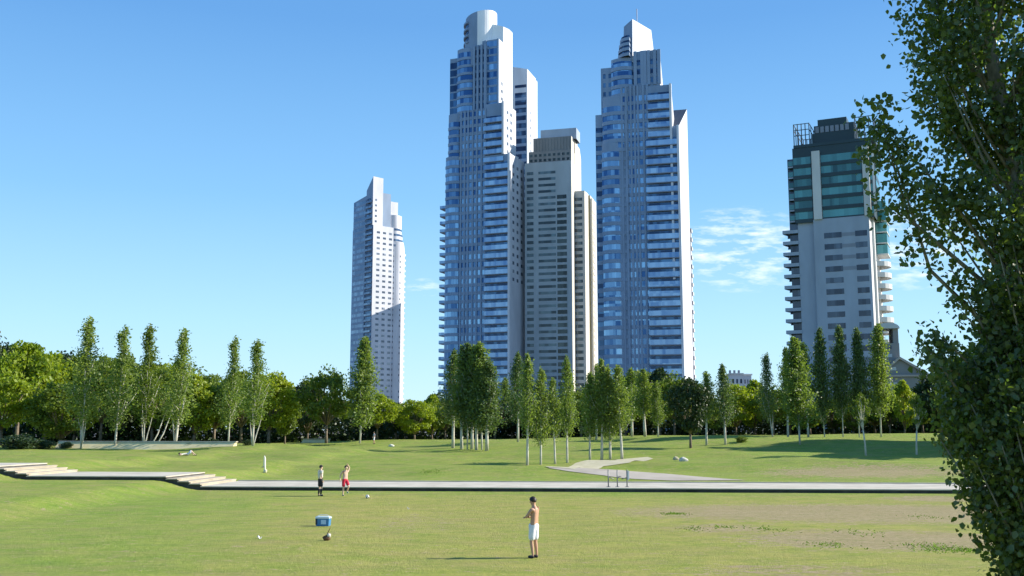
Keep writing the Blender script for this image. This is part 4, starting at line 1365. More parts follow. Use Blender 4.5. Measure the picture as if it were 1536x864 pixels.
left = [(2, 135, 556, 42, L_lime, 'at the very left edge, lowest and brightest'), (26, 150, 512, 46, L_lime, 'first tall one from the left edge'), (68, 155, 522, 42, L_lime, 'second tall one from the left edge, yellowish top'), (92, 134, 570, 40, L_mid, 'standing lower with a dark trunk before the pale wall'),
        (112, 160, 530, 36, L_mid, 'behind the first white poplar'), (152, 158, 536, 34, L_mid, 'between the first and second white poplars'), (186, 163, 531, 36, L_mid, 'behind the second white poplar'), (228, 158, 545, 34, L_mid, 'behind the third white poplar'),
        (252, 170, 540, 36, L_lime, 'behind and right of the third white poplar'), (292, 156, 558, 36, L_lime, 'right of the fourth white poplar'), (322, 163, 568, 34, L_mid, 'low one left of the fifth white poplar'), (362, 158, 556, 34, L_mid, 'between the fifth and last white poplars'), (428, 160, 590, 22, L_mid, 'low one just right of the round lime tree')]
for i, (px, d, pyt, hw, lm, s) in enumerate(left):
    broad(px, d, pyt, hw, 'leafy tree behind the left row, ' + s, lm, gb, None, i)
# belt of trees across the back
gk = 'trees of the belt at the back of the grass'
belt = [(566, 165, 590, 28), (594, 175, 602, 24), (622, 168, 597, 24), (648, 180, 588, 20), (668, 175, 602, 24), (742, 178, 602, 26), (768, 185, 606, 24), (806, 180, 612, 26), (840, 186, 604, 24), (872, 176, 582, 26),
        (905, 186, 566, 30), (938, 180, 560, 28), (968, 186, 552, 28), (990, 178, 548, 30), (1012, 172, 560, 26), (1046, 180, 575, 24), (1070, 170, 600, 18), (1104, 176, 572, 24), (1132, 182, 566, 24), (1160, 172, 578, 26), (1185, 180, 590, 26),
        (1215, 172, 600, 26), (1250, 180, 596, 28), (1280, 170, 604, 26), (1312, 180, 600, 26), (1335, 172, 590, 22), (1384, 178, 578, 24), (1410, 170, 556, 34), (1448, 176, 560, 34), (1490, 172, 556, 36), (1530, 176, 560, 36)]
marks = {566: 'just right of the columnar poplar', 594: 'under the slim white tower, darker', 622: 'between the slim white tower and the tallest tower, left one', 648: 'small crown at the left foot of the tallest tower', 668: 'behind the left edge of the tight clump', 742: 'behind the right edge of the tight clump',
         768: 'between the clump and the four slim poplars', 806: 'behind the second of the four slim poplars', 840: 'behind the shortest of the four slim poplars', 872: 'under the right edge of the pale concrete tower', 905: 'behind the path group, left of its middle', 938: 'behind the right end of the path group',
         968: 'at the foot of the right glass tower, left', 990: 'greyish crown at the foot of the right glass tower', 1012: 'at the right foot of the right glass tower', 1046: 'behind the dark forked tree', 1070: 'lowest one in the bright gap right of the glass tower', 1104: 'yellow-green, under the low white building',
         1132: 'yellow-green, left of the dusky poplar', 1160: 'behind the dusky poplar', 1185: 'at the left foot of the balcony tower', 1215: 'low, behind the broadest poplar', 1250: 'low, between the two dark columnar poplars', 1280: 'low, left of the slim dark poplar', 1312: 'low, behind the tall pale poplar',
         1335: 'low, left of the round lime tree before the gable', 1384: 'right of the gabled building', 1410: 'dark, at the left edge of the foreground tree', 1448: 'dark, behind the foreground tree, left', 1490: 'dark, behind the foreground tree, middle', 1530: 'dark, behind the foreground tree, far right'}
for i, (px, d, pyt, hw) in enumerate(belt):
    lm = L_lime if px in (566, 622, 648, 1104, 1132) else (L_dark if px in (594, 742, 768, 806, 990, 1410, 1448, 1490, 1530, 905) else L_mid)
    broad(px, d, pyt, hw, 'belt tree ' + marks[px], lm, gk, None, i + 1)
gd = 'dark trees deep in the belt'
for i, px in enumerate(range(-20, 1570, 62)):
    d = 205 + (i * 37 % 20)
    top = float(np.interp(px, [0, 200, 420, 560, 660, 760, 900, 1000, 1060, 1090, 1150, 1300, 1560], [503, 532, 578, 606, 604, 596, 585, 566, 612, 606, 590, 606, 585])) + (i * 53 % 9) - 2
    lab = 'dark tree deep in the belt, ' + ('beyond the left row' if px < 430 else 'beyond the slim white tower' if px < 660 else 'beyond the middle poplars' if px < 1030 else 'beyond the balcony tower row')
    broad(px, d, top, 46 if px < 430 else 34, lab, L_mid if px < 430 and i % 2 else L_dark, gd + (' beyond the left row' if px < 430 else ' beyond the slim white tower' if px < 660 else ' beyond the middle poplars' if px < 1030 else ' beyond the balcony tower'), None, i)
# trees right of the frame edge that throw the long shadows on the grass
for i, (px, pyb, pyt, hw, lab) in enumerate([(1450, 672, 520, 36, 'leafy tree hidden behind the foreground tree, nearer left one'), (1530, 680, 500, 42, 'leafy tree hidden behind the foreground tree, at the right edge'), (1600, 690, 470, 46, 'leafy tree beyond the right edge of the frame'), (1500, 664, 500, 40, 'leafy tree hidden behind the foreground tree, far one')]):
    broad(px, 0, pyt, hw, lab, L_mid, 'trees at the right edge', pyb, i)
for i, (X_, y_, H_, w_, lab) in enumerate([(62, 117, 21, 7, 'tall leafy tree just beyond the right edge of the frame, nearest'), (67, 124, 24, 8, 'tall leafy tree just beyond the right edge of the frame, second'), (74, 132, 26, 8, 'tall leafy tree just beyond the right edge of the frame, third'), (66, 110, 18, 7, 'lower leafy tree beyond the right edge of the frame')]):
    plant(BRD[(i + 2) % 5], Vector((X_, y_, float(gz(X_, y_)))), H_ / 10, w_ / 4.2, lab, 'tree', 'trees at the right edge', L_mid)
# understorey: hedge-like dark mass behind the belt
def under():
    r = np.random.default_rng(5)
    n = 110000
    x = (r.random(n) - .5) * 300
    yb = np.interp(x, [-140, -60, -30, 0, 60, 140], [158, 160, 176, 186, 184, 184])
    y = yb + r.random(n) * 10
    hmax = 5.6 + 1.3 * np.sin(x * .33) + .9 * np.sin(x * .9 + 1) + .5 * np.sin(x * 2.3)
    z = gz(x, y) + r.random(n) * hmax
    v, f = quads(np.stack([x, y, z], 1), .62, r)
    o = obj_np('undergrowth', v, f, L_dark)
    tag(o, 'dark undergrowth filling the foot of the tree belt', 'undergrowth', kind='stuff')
under()
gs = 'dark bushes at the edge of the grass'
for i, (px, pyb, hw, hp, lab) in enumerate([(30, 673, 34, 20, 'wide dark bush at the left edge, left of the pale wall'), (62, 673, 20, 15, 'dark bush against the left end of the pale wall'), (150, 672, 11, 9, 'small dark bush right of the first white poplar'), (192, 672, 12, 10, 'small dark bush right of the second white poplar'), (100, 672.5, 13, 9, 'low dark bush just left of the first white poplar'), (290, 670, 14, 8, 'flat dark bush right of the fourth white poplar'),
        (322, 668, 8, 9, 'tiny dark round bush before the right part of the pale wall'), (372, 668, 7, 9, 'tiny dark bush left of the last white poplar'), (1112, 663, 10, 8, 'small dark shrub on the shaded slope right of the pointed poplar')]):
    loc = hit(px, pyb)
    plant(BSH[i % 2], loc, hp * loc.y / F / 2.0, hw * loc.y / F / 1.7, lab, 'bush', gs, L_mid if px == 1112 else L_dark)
# two leaning bare stems between third and fourth poplar
for k, (p0, p1, lab) in enumerate((((224, 671), (246, 625), 'leaning bare pale stem between third and fourth white poplars, lower one'), ((232, 671), (256, 622), 'leaning bare pale stem nearest the fourth white poplar'))):
    l0 = hit(*p0); q = at(p1[0], p1[1], l0.y + 1.2)
    r_ = empty('leaning_tree', l0); tag(r_, lab, 'tree', 'leaning bare stems')
    mb = MB(); e = q - l0
    mb.tube([(0, 0, -.2), e * .5 + Vector((.15, 0, -.25)), e, e * 1.25 + Vector((0, 0, .5))], [.11, .09, .06, .02], 6); mb.build('trunk', [B_white], r_, smooth=True)
    rr2 = np.random.default_rng(k); c = np.array(e * 1.25) + rr2.normal(size=(500, 3)) * np.array([.7, .7, .8])
    v, f = quads(c, .25, rr2); obj_np('crown', v, f, L_mid, r_)

# --- the big poplar close by on the right
def near_tree():
    r = np.random.default_rng(99); rd = random.Random(99)
    D = 14.0
    X0 = at(1562, 500, D).x; base = Vector((X0, D, float(gz(X0, D))))
    root = empty('near_poplar_tree', base)
    tag(root, 'big leafy poplar close to the camera, filling the right edge', 'tree')
    prof = [(-260, 1330), (-120, 1318), (0, 1333), (50, 1345), (100, 1358), (150, 1384), (200, 1412), (250, 1400), (300, 1368), (345, 1385), (400, 1402), (440, 1425), (475, 1452), (500, 1478), (530, 1462), (548, 1420), (575, 1400), (620, 1402), (670, 1412), (700, 1420), (730, 1438), (770, 1454), (806, 1463), (841, 1481), (880, 1504), (940, 1540)]
    pz = np.array([at(c, p, D).z - base.z for p, c in prof][::-1]); pr = np.array([X0 - at(c, p, D).x for p, c in prof][::-1])
    def envl(z): return np.interp(z, pz, pr)
    zmin, zmax = pz[0], pz[-1] + 1.0
    # twig clusters
    C = []; T_ = []
    nt_ = 0
    tb = MB()
    stem = [Vector((0.05, 0, -.3)), Vector((0, 0, 1)), Vector((-.03, .05, 3)), Vector((-.05, 0, 5)), Vector((-.12, .05, 7)), Vector((-.45, 0, 9.2)), Vector((-.5, 0, 12)), Vector((-.45, 0, 14.5))]
    tb.tube(stem, [.24, .2, .17, .14, .12, .09, .06, .02], 10)
    def stem_at(z):
        for a, c in zip(stem, stem[1:]):
            if a.z <= z <= c.z: return a.lerp(c, (z - a.z) / (c.z - a.z))
        return stem[-1].copy()
    def twig(p, d, L, n, sp=.10):
        tt = r.random(n)[:, None] ** .7
        q = np.array(p) + np.array(d) * L * tt + r.normal(size=(n, 3)) * sp
        C.append(q)
    k = 0
    while k < 3900:
        z = rd.uniform(zmin, zmax)
        az = rd.uniform(0, 2 * math.pi)
        left = .5 - .5 * math.cos(az)               # 1 towards -x
        e = float(envl(z))
        R_ = e * left + min(e, 1.35) * (1 - left)
        f = math.sqrt(rd.random()) * rd.choice((1, 1, .97, .9))
        # light gaps: skip some volumes
        p = Vector((math.cos(az) * R_ * f, math.sin(az) * R_ * f * .8, z))
        g = math.sin(p.x * 2.9 + p.z * 1.3) * math.sin(p.z * 2.3 + p.y * 2) + .5 * math.sin(p.z * 5.1 + p.x * 3)
        high = z > 5.2
        if high and g < -.12 and rd.random() < .96: continue
        d = Vector((math.cos(az) * .45, math.sin(az) * .45, 1 if high else rd.uniform(-.1, .7))).normalized()
        L = rd.uniform(.25, .5)
        twig(p - d * L, d, L, 20 if high else 26)
        if k % 19 == 0:
            s0 = stem_at(max(.3, z - 1.6 * f - .6))
            m_ = s0.lerp(p, .5) + Vector((0, 0, -.15))
            tb.tube([s0, m_, p], [.035, .02, .006], 5)
        k += 1
    # the two side sprays that stick out to the left
    for (a, c, n, w) in (((1395, 405), (1318, 165), 46, .30), ((1365, 330), (1330, 215), 26, .26), ((1450, 330), (1352, 215), 20, .25), ((1440, 590), (1385, 512), 12, .16), ((1470, 560), (1405, 500), 12, .16), ((1490, 520), (1445, 470), 8, .14), ((1440, 560), (1400, 548), 8, .13)):
        A = at(a[0], a[1], D) - base; B_ = at(c[0], c[1], D - .3) - base
        s0 = stem_at(max(.5, A.z - 1.5))
        tb.tube([s0, A, A.lerp(B_, .6), B_ + (B_ - A) * .05], [.04, .025, .014, .004], 5)
        for j in range(n):
            f = (j + rd.random()) / n
            p = A.lerp(B_, f) + Vector((rd.gauss(0, w) * (1 - .65 * f), rd.gauss(0, w) * .8, rd.gauss(0, .12)))
            twig(p, (B_ - A).normalized(), .25, 16, .075)
    tb.build('trunk', [B_near], root, smooth=True)
    C = np.concatenate(C)
    n = len(C)
    a = r.normal(size=(n, 3)) * .8 + np.array([-.2, 0, -.7]); a /= np.linalg.norm(a, axis=1)[:, None]
    b_ = np.cross(a, r.normal(size=(n, 3))); b_ /= np.linalg.norm(b_, axis=1)[:, None]
    nn = np.cross(a, b_)
    s = (.080 * (.5 + .95 * r.random(n)))[:, None]
    # six-point leaf, folded along its midrib: two quads
    P0 = C - a * s * .5; P1 = C + a * s * .5
    M1 = C + b_ * s * .40 - a * s * .18 + nn * s * .1; M2 = C + b_ * s * .26 + a * s * .22 + nn * s * .08
    Q1 = C - b_ * s * .40 - a * s * .18 + nn * s * .1; Q2 = C - b_ * s * .26 + a * s * .22 + nn * s * .08
    v = np.stack([P0, M1, M2, P1, Q2, Q1], 1).reshape(-1, 3)
    i0 = np.arange(n)[:, None] * 6
    f = np.concatenate([i0 + np.array([0, 1, 2, 3]), i0 + np.array([0, 3, 4, 5])])
    obj_np('crown', v, f, L_near, root)
near_tree()

# --- low pale wall behind the left row
m_wall = noisy('cream_wall_render', (0.68, 0.57, 0.30), (0.80, 0.69, 0.40), .7, .9)
def low_wall(px0, px1, pyb, pyt, label, d=None):
    a, c = hit(px0, pyb), hit(px1, pyb - (2 if px1 - px0 > 100 else 0))
    r = empty('low_wall', a); tag(r, label, 'wall')
    e = c - a; L = e.xy.length; h = dims(px0, pyt, a)
    r.rotation_euler = (0, 0, math.atan2(e.y, e.x))
    # battered wall: its pale face leans well back and catches the sun
    mb = MB(); b_ = h * 1.5; t0 = h - .12
    mb.poly([(0, 0, -.3), (L, 0, -.3), (L, b_, t0), (0, b_, t0)]); mb.poly([(L, b_ + .4, t0), (L, b_ + .4, -.3), (0, b_ + .4, -.3), (0, b_ + .4, t0)])
    mb.poly([(0, 0, -.3), (0, b_, t0), (0, b_ + .4, t0), (0, b_ + .4, -.3)]); mb.poly([(L, 0, -.3), (L, b_ + .4, -.3), (L, b_ + .4, t0), (L, b_, t0)])
    mb.build('wall', [m_wall], r)
    mb = MB(); mb.box(-.1, L + .1, b_ - .06, b_ + .46, t0, h); mb.build('coping', [m_conc], r)
low_wall(78, 345, 672.5, 661.5, 'long low cream wall behind the white poplars on the left')
low_wall(449, 486, 664.5, 658, 'short low cream wall left of the columnar poplar')

# ------------------------------------------------------------------ people
def skin_mat(name, c):
    m = mat(name, c, 0.55, 0.35)
    m.node_tree.nodes['Principled BSDF'].inputs['Subsurface Weight'].default_value = 0.0
    return m
S_tan = skin_mat('tanned_skin', (0.50, 0.29, 0.19))
S_pale = skin_mat('pale_skin', (0.66, 0.45, 0.34))
K_hair = mat('dark_hair', (0.018, 0.013, 0.010), 0.5, 0.4)
def skinned(name, chains, mat_, parent, sub=2):
    """chains: list of (points, radii); consecutive chains sharing a point are joined there"""
    V, E, Rr, roots = [], [], [], []
    key = {}
    for ci, (pts, rad) in enumerate(chains):
        prev = None
        for p, r in zip(pts, rad):
            k = tuple(round(q, 4) for q in p)
            if k not in key:
                key[k] = len(V); V.append(p); Rr.append(r)
            i = key[k]
            if prev is not None and (prev, i) not in E: E.append((prev, i))
            prev = i
    me = bpy.data.meshes.new(name)
    me.from_pydata(V, E, [])
    o = bpy.data.objects.new(name, me)
    COL.objects.link(o)
    md = o.modifiers.new('skin', 'SKIN'); md.use_smooth_shade = True
    sv = me.skin_vertices[0].data
    # one root per connected island
    adj = {i: set() for i in range(len(V))}
    for a, c in E: adj[a].add(c); adj[c].add(a)
    seen = set()
    for i in range(len(V)):
        sv[i].radius = (Rr[i], Rr[i]) if not isinstance(Rr[i], tuple) else Rr[i]
        sv[i].use_root = False
    for i in range(len(V)):
        if i in seen: continue
        sv[i].use_root = True
        stack = [i]
        while stack:
            q = stack.pop()
            if q in seen: continue
            seen.add(q); stack += list(adj[q])
    ms = o.modifiers.new('sub', 'SUBSURF'); ms.levels = sub; ms.render_levels = sub
    bpy.context.view_layer.update()
    dg = bpy.context.evaluated_depsgraph_get()
    m2 = bpy.data.meshes.new_from_object(o.evaluated_get(dg))
    o.modifiers.clear()
    o.data = m2
    m2.materials.clear(); m2.materials.append(mat_)
    o.parent = parent
    return o
def hand(wr, dirv, side, scale=1.0, curl=.35):
    """palm and five unequal bent fingers leading away from the wrist"""
    d = Vector(dirv).normalized()
    s = Vector(side).normalized(); s = (s - d * s.dot(d)).normalized()
    n = d.cross(s)
    w = Vector(wr)
    out = [([tuple(w), tuple(w + d * .045 * scale), tuple(w + d * .085 * scale)], [.026, .036, .030])]
    for k, L in enumerate((.068, .078, .072, .056)):
        b0 = w + d * .075 * scale + s * (k - 1.5) * .019
        b1 = b0 + d * L * .5 + n * curl * .01
        b2 = b1 + (d + n * curl * 1.2).normalized() * L * .5
        out.append(([tuple(b0), tuple(b1), tuple(b2)], [.0095, .009, .0075]))
    t0 = w + d * .03 * scale - s * .03
    t1 = t0 + (d * .7 - s * .7).normalized() * .035
    t2 = t1 + (d + n * curl).normalized() * .03
    out.append(([tuple(t0), tuple(t1), tuple(t2)], [.012, .011, .009]))
    return out
def figure(px, pyb, label, yaw, P, skin, shorts, hair=True, height=1.75, shirt=None, socks=None, shoes=None, loc=None):
    loc = loc or hit(px, pyb)
    root = empty('person', loc, yaw)
    root.scale = (height / 1.75,) * 3
    tag(root, label, 'person')
    ch = []
    pel, che, nk, hd = P['pelvis'], P['chest'], P['neck'], P['head']
    pel, che, nk, hd = map(Vector, (pel, che, nk, hd))
    up = (hd - nk).normalized()
    fw = Vector((1, 0, 0))
    ch.append(([pel, pel.lerp(che, .5), che, nk, nk.lerp(hd, .35), hd, hd + up * .09], [(.15, .115), (.135, .10), (.165, .115), .062, .06, .098, .07]))
    ch.append(([hd + fw * .08 + up * -.015, hd + fw * .115 + up * -.02], [.02, .012]))       # nose
    for sg in (-1, 1):
        ch.append(([hd + Vector((0, sg * .085, 0)), hd + Vector((-.01, sg * .1, .015))], [.018, .014]))   # ears
    for sg, a in ((1, 'armL'), (-1, 'armR')):
        sh, el, wr = map(Vector, P[a])
        ch.append(([che, sh, sh.lerp(el, .5), el, el.lerp(wr, .4), wr], [(.165, .115), .058, .047, .040, .038, .026]))
        ch += hand(wr, wr - el, Vector((1, 0, .2)) if abs((wr - el).normalized().x) < .7 else Vector((0, 0, 1)))
    for sg, a in ((1, 'legL'), (-1, 'legR')):
        hp, kn, an, toe = map(Vector, P[a])
        ch.append(([pel, hp, hp.lerp(kn, .5), kn, kn.lerp(an, .35), an, an.lerp(toe, .45) , toe], [(.15, .115), .088, .076, .056, .056, .036, .036, .026]))
    ch = [([tuple(p) for p in a], b_) for a, b_ in ch]
    body = skinned('body', ch, skin, root)
    # clothes
    lg = []
    ext = P.get('shortlen', .95)
    lg.append(([tuple(pel + Vector((0, 0, .10))), tuple(pel)], [(.155, .125), (.168, .135)]))
    for a in ('legL', 'legR'):
        hp, kn = Vector(P[a][0]), Vector(P[a][1])
        lg.append(([tuple(pel), tuple(hp), tuple(hp.lerp(kn, .5)), tuple(hp.lerp(kn, ext))], [(.168, .135), .108, .104, .102]))
    skinned('shorts', lg, shorts, root)
    if shirt:
        tc_ = [([tuple(pel + Vector((0, 0, .04))), tuple(pel.lerp(che, .5)), tuple(che), tuple(nk - up * .02)], [(.168, .135), (.155, .12), (.185, .135), .075])]
        for a in ('armL', 'armR'):
            sh, el = Vector(P[a][0]), Vector(P[a][1])
            tc_.append(([tuple(che), tuple(sh), tuple(sh.lerp(el, .6))], [(.185, .135), .08, .068]))
        skinned('shirt', tc_, shirt, root)
    for a in ('legL', 'legR'):
        hp, kn, an, toe = map(Vector, P[a])
        if socks:
            skinned('sock', [([tuple(kn.lerp(an, .12)), tuple(kn.lerp(an, .45)), tuple(an)], [.063, .064, .046])], socks, root)
        skinned('shoe', [([tuple(an + (an - toe) * .22 + Vector((0, 0, -.045))), tuple(an.lerp(toe, .5) + Vector((0, 0, -.01))), tuple(toe)], [.046, .048, .036])], shoes or K_shoe, root)
    mb = MB()
    # hair: cap over the crown and back of the head
    nlat, nlon = 7, 14
    c = hd + up * .035 - fw * .012
    for i in range(nlat):
        for j in range(nlon):
            q = []
            for a, b_ in ((i, j), (i + 1, j), (i + 1, j + 1), (i, j + 1)):
                th = a / nlat * 1.9; ph = 2 * math.pi * b_ / nlon
                front = max(0, math.cos(ph))
                th = min(th, 1.9 - .85 * front)
                r_ = .112 + .006 * math.sin(ph * 5 + th * 7)
                q.append(c + Vector((r_ * 1.02 * math.sin(th) * math.cos(ph), r_ * .92 * math.sin(th) * math.sin(ph), r_ * 1.05 * math.cos(th))))
            mb.poly(q)
    mb.build('hair', [K_hair], root, smooth=True)
    return root
K_shoe = mat('dark_trainer', (0.03, 0.03, 0.035), 0.6)
C_white = noisy('white_cotton', (0.78, 0.79, 0.82), (0.66, 0.68, 0.74), 9, 0.85)
C_black = noisy('black_cotton', (0.018, 0.018, 0.024), (0.035, 0.033, 0.04), 9, 0.85)
C_red = noisy('red_cotton', (0.62, 0.035, 0.07), (0.50, 0.025, 0.05), 9, 0.8)
C_cream = noisy('cream_cotton', (0.74, 0.70, 0.60), (0.66, 0.62, 0.52), 9, 0.85)
C_navy = noisy('pale_blue_cotton', (0.40, 0.44, 0.55), (0.32, 0.36, 0.48), 9, 0.85)
# figures face local +x; yaw turns them
# foreground: bare-chested, long white shorts, arms folded, seen from his left-back side, facing left
figure(801, 837, 'bare-chested person in long white shorts with folded arms, alone in the foreground', R(150),
       dict(pelvis=(0, 0, .93), chest=(-.03, 0, 1.30), neck=(.0, 0, 1.48), head=(.035, 0, 1.61),
            armL=((-.02, .175, 1.40), (.13, .24, 1.17), (.20, -.03, 1.22)), armR=((-.02, -.175, 1.40), (.13, -.24, 1.16), (.21, .04, 1.16)),
            legL=((0, .085, .86), (.03, .10, .47), (-.03, .11, .075), (.13, .14, .035)), legR=((0, -.085, .86), (.0, -.09, .47), (-.05, -.09, .075), (.11, -.11, .035)), shortlen=.98),
       S_tan, C_white, height=1.80)
# middle pair
figure(480, 744, 'person in pale top, black shorts and dark long socks, left of the runner', R(35),
       dict(pelvis=(0, 0, .93), chest=(0, 0, 1.30), neck=(.01, 0, 1.48), head=(.03, 0, 1.61),
            armL=((0, .175, 1.40), (-.03, .25, 1.14), (.06, .27, .91)), armR=((0, -.175, 1.40), (-.04, -.25, 1.14), (.04, -.24, .90)),
            legL=((0, .09, .86), (.02, .14, .47), (-.02, .17, .075), (.13, .20, .035)), legR=((0, -.09, .86), (.02, -.12, .47), (-.02, -.15, .075), (.13, -.17, .035))),
       S_pale, C_black, shirt=C_cream, socks=C_black)
figure(517, 744, 'bare-chested person in red shorts running, one arm and one leg raised', R(-50),
       dict(pelvis=(0, 0, .94), chest=(.03, 0, 1.30), neck=(.06, 0, 1.47), head=(.10, 0, 1.60),
            armL=((.02, .175, 1.40), (.02, .27, 1.60), (.08, .13, 1.74)), armR=((.02, -.175, 1.40), (-.10, -.26, 1.17), (-.02, -.30, .93)),
            legL=((0, .09, .87), (.20, .13, .55), (.0, .16, .26), (.12, .17, .16)), legR=((0, -.09, .87), (.02, -.10, .47), (-.03, -.10, .075), (.12, -.12, .035))),
       S_pale, C_red, shoes=mat('teal_trainer', (.05, .22, .22), .6))
# distant walker near the columnar poplar
figure(561, 666, 'distant person in grey-blue top and white shorts, right of the columnar poplar', R(200),
       dict(pelvis=(0, 0, .93), chest=(0, 0, 1.30), neck=(.01, 0, 1.48), head=(.03, 0, 1.61),
            armL=((0, .175, 1.40), (-.05, .23, 1.14), (.05, .24, .91)), armR=((0, -.175, 1.40), (.05, -.23, 1.14), (.16, -.22, .95)),
            legL=((0, .09, .86), (.10, .10, .47), (.05, .10, .075), (.2, .11, .035)), legR=((0, -.09, .86), (-.03, -.10, .47), (-.16, -.10, .09), (-.02, -.11, .035))),
       S_tan, C_white, shirt=C_navy)
# sunbather lying with raised knees
def lying(px, py, label, yaw, shirt, shorts):
    loc = hit(px, py)
    return figure(px, py, label, yaw, dict(pelvis=(0, 0, .13), chest=(-.36, 0, .14), neck=(-.55, 0, .15), head=(-.70, 0, .17),
           armL=((-.45, .175, .12), (-.25, .34, .07), (-.02, .28, .06)), armR=((-.45, -.175, .12), (-.62, -.36, .07), (-.76, -.15, .07)),
           legL=((.06, .09, .13), (.36, .10, .50), (.56, .11, .07), (.70, .12, .04)), legR=((.06, -.09, .13), (.42, -.10, .38), (.80, -.11, .07), (.93, -.12, .09))),
           S_pale, shorts, shirt=shirt, loc=loc)
lying(281, 683.5, 'person in pale clothes lying on the grass with raised knees, left of the stump', R(8), C_cream, C_white)

# ------------------------------------------------------------------ things on the lawn
def cooler():
    loc = hit(485, 789)
    r = empty('cooler_box', loc, R(-6)); tag(r, 'blue cooler box with pale lid standing on the lawn', 'cooler')
    m_b = mat('blue_plastic', (0.045, 0.20, 0.42), 0.4, 0.5); m_l = mat('pale_blue_lid', (0.62, 0.72, 0.74), 0.4, 0.5); m_lab = mat('pale_label', (0.45, 0.62, 0.80), 0.5)
    m_d = mat('dark_navy_plastic', (0.015, 0.035, 0.06), 0.4)
    mb = MB()
    w, d, h = .27, .17, .30
    b0 = [(-w * .93, -d * .93), (w * .93, -d * .93), (w * .93, d * .93), (-w * .93, d * .93)]
    b1 = [(-w, -d), (w, -d), (w, d), (-w, d)]
    for k in range(4):
        j = (k + 1) % 4
        mb.poly([(*b0[k], 0.01), (*b0[j], 0.01), (*b1[j], h), (*b1[k], h)])
    mb.poly([(*q, .01) for q in reversed(b0)])
    mb.build('body', [m_b], r)
    mb = MB(); mb.box(-w - .015, w + .015, -d - .015, d + .015, h, h + .05); mb.box(-w + .02, w - .02, -d + .02, d - .02, h + .05, h + .075)
    lid = mb.build('lid', [m_l], r)
    mb = MB(); mb.box(-.05, .15, -d - .006, -d + .012, .08, .25); mb.build('label', [m_lab], r)
    mb = MB(); mb.box(-w - .004, -w + .07, -d - .005, -d + .02, .06, h - .005); mb.build('corner_panel', [m_d], r)
    mb = MB(); mb.tube([(-w - .02, 0, h - .03), (-w - .05, 0, h + .05), (-w * .5, 0, h + .13), (w * .5, 0, h + .13), (w + .05, 0, h + .05), (w + .02, 0, h - .03)], .011, 6); mb.build('handle', [m_l], lid, smooth=True)
cooler()
def bag():
    loc = hit(491, 811)
    r = empty('bag', loc, R(15)); tag(r, 'small brown bag with cream bundle on it, in front of the cooler', 'bag')
    mb_ = noisy('brown_canvas', (0.10, 0.055, 0.03), (0.16, 0.09, 0.05), 12, 0.85)
    r2 = np.random.default_rng(3)
    mb = MB()
    n, m = 9, 14
    for i in range(n):
        for j in range(m):
            q = []
            for a, c in ((i, j), (i + 1, j), (i + 1, j + 1), (i, j + 1)):
                th = math.pi * (a / n); ph = 2 * math.pi * c / m
                rr_ = 1 + .1 * math.sin(3 * ph + th * 4)
                q.append((.13 * rr_ * math.sin(th) * math.cos(ph) - .03, .10 * rr_ * math.sin(th) * math.sin(ph), .085 + .09 * math.cos(th) * rr_))
            mb.poly(list(reversed(q)))
    mb.build('body', [mb_], r, smooth=True)
    mb = MB()
    for i in range(n):
        for j in range(m):
            q = []
            for a, c in ((i, j), (i + 1, j), (i + 1, j + 1), (i, j + 1)):
                th = math.pi * (a / n); ph = 2 * math.pi * c / m
                rr_ = 1 + .12 * math.sin(4 * ph + th * 3)
                q.append((.065 * rr_ * math.sin(th) * math.cos(ph) + .05, .065 * rr_ * math.sin(th) * math.sin(ph) - .04, .17 + .065 * math.cos(th) * rr_))
            mb.poly(list(reversed(q)))
    mb.build('bundle', [C_cream], r, smooth=True)
    mb = MB(); mb.tube([(-.02, 0, .13), (.0, 0, .24), (.05, .01, .34), (.09, .01, .42)], [.016, .014, .012, .008], 6); mb.build('strap', [mb_], r, smooth=True)
bag()
def ball():
    loc = hit(551, 748)
    import bmesh
    bm = bmesh.new(); bmesh.ops.create_icosphere(bm, subdivisions=4, radius=.11)
    ico = bmesh.new(); bmesh.ops.create_icosphere(ico, subdivisions=1, radius=1)
    dirs = [v.co.normalized() for v in ico.verts]; ico.free()
    for f in bm.faces:
        c = f.calc_center_median().normalized()
        f.material_index = 1 if max(c.dot(d) for d in dirs) > math.cos(R(19)) else 0
        f.smooth = True
    me = bpy.data.meshes.new('football'); bm.to_mesh(me); bm.free()
    me.materials.append(mat('white_leather', (.8, .8, .76), .4, .5)); me.materials.append(mat('black_leather', (.06, .06, .06), .4, .5))
    o = bpy.data.objects.new('football', me); COL.objects.link(o)
    o.location = loc + Vector((0, 0, .105))
    tag(o, 'white football with dark patches on the lawn, right of the running person', 'football')
ball()
def paper(px, py, s, label):
    loc = hit(px, py); r2 = random.Random(px)
    mb = MB(); n = 5; g = {}
    for i in range(n + 1):
        for j in range(n + 1):
            g[i, j] = ((i / n - .5) * s + r2.uniform(-.01, .01), (j / n - .5) * s * .7, .02 + r2.uniform(0, .05) + .05 * math.sin(i * 1.3))
    for i in range(n):
        for j in range(n):
            mb.poly([g[i, j], g[i + 1, j], g[i + 1, j + 1], g[i, j + 1]])
    o = mb.build('crumpled_paper', [C_white]); o.location = loc; tag(o, label, 'litter')
paper(389, 808, .16, 'small white crumpled paper on the lawn, left of the cooler')
paper(612, 724 + 40, .10, 'tiny white scrap of paper on the lawn, right of the cooler')
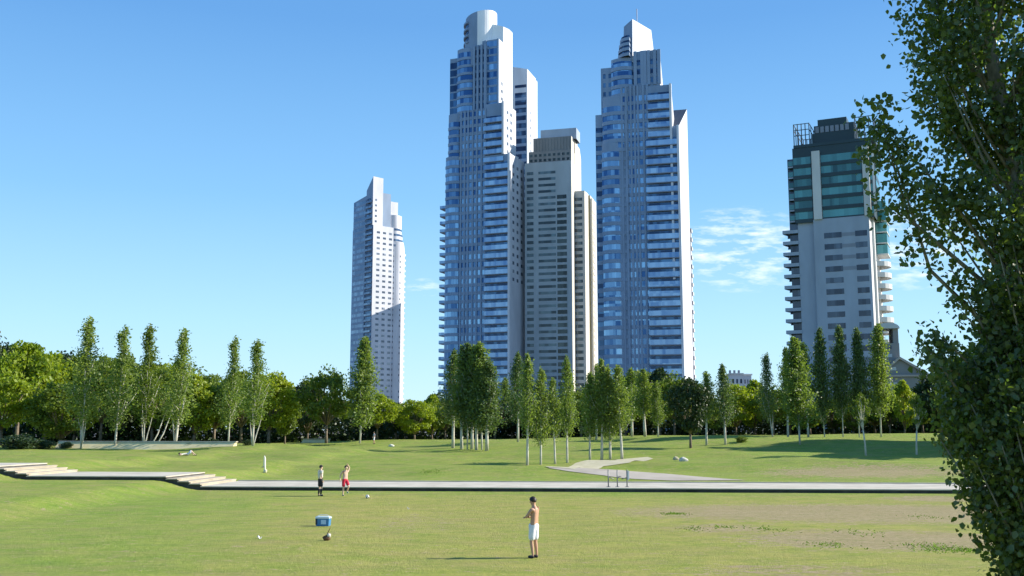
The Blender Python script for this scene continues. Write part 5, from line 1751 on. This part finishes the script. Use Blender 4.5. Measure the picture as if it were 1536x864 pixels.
def stump():
    loc = hit(397, 709.5)
    r = empty('tree_stump', loc); tag(r, 'slender broken white trunk on the grass behind the walkway, above the left steps', 'tree stump')
    H = dims(397, 683.5, loc)
    mb = MB(); mb.tube([(-.02, 0, -.1), (.0, 0, .25 * H), (-.03, 0, .5 * H), (-.03, 0, .85 * H), (-.06, 0, H)], [.12, .075, .10, .085, .03], 9); mb.build('trunk', [mat('bleached_bark', (.74, .72, .60), .8)], r, smooth=True)
    mb = MB(); mb.tube([(0, 0, .3 * H), (-.16, .02, .38 * H), (-.27, 0, .30 * H)], [.07, .05, .02], 6); mb.build('branch_stub', [mat('tan_wood', (.52, .40, .28), .8)], r, smooth=True)
    mb = MB(); mb.tube([(.02, -.05, .0), (.10, -.05, .14 * H), (.14, -.05, .2 * H)], [.13, .12, .05], 7); mb.build('bark_slab', [mat('pale_bark', (.66, .62, .44), .8)], r, smooth=True)
stump()
def rock(px, py, w, h, label, seed, c=(.62, .60, .52)):
    loc = hit(px, py); r2 = random.Random(seed)
    mb = MB(); n, m = 8, 12
    def P(a, b_):
        th = math.pi * .62 * a / n; ph = 2 * math.pi * (b_ % m) / m
        k = 1 + .13 * math.sin(2 * ph + seed) + .1 * math.sin(3 * ph + th * 4 + seed)
        return (w * .5 * k * math.sin(th) * math.cos(ph), w * .35 * k * math.sin(th) * math.sin(ph), h * (.25 + .75 * math.cos(th)) * (1 + .1 * math.sin(ph * 2)))
    for i in range(n):
        for j in range(m):
            mb.poly([P(i, j), P(i + 1, j), P(i + 1, j + 1), P(i, j + 1)])
    o = mb.build('boulder', [noisy('pale_rock%d' % seed, c, tuple(q * .7 for q in c), 4, .9)], smooth=True); o.location = loc
    tag(o, label, 'boulder', 'pale boulders lying on the grass')
rock(1014, 690, .55, .32, 'small tan boulder, left of the two below the shaded grass', 1, (.5, .45, .3))
rock(1025, 692, .75, .36, 'whitish boulder, right of the two below the shaded grass', 2)
rock(587, 670, .75, .30, 'white rounded boulder on the far grass right of the distant person', 3, (.74, .73, .6))
# three slim steel posts with angled arms on the walkway
m_post = mat('grey_painted_steel', (.20, .21, .20), .5, .5, .3)
m_plate = mat('white_plate', (.74, .74, .74), .5)
for i, (px, lab) in enumerate(((912.5, 'leftmost of the three slim grey posts on the walkway'), (926, 'middle one of the three slim grey posts on the walkway'), (940.5, 'rightmost slim grey post, with a white plate, on the walkway'))):
    K = KX(px, 720); y = 66.2
    for _ in range(6):
        y = float(xy(st(K * y, y)[0], 1.2)[1])
    r = empty('steel_post', (K * y, y, .30)); tag(r, lab, 'post', 'slim steel posts standing on the walkway')
    H = dims(px, 704.5, Vector((0, y, .3)))
    mb = MB(); mb.tube([(0, 0, .0), (0, 0, H)], .038, 8); mb.build('pole', [m_post], r, smooth=True)
    mb = MB(); mb.box(-.11, .11, -.11, .11, .0, .025); mb.build('base_plate', [m_post], r)
    mb = MB()
    if i == 0: mb.tube([(0, .01, H * .62), (.16, .02, H * .52), (.36, .02, H * .44)], .028, 6)
    elif i == 1: mb.tube([(0, .01, H * .48), (.10, .02, H * .6), (.26, .02, H * .62)], .028, 6)
    else: mb.tube([(0, .01, H * .55), (-.34, .02, H * .45)], .026, 6)
    mb.build('arm', [m_post], r, smooth=True)
    if i == 2:
        mb = MB(); mb.box(.04, .13, -.03, .0, H * .42, H * .95); mb.build('plate', [m_plate], r)
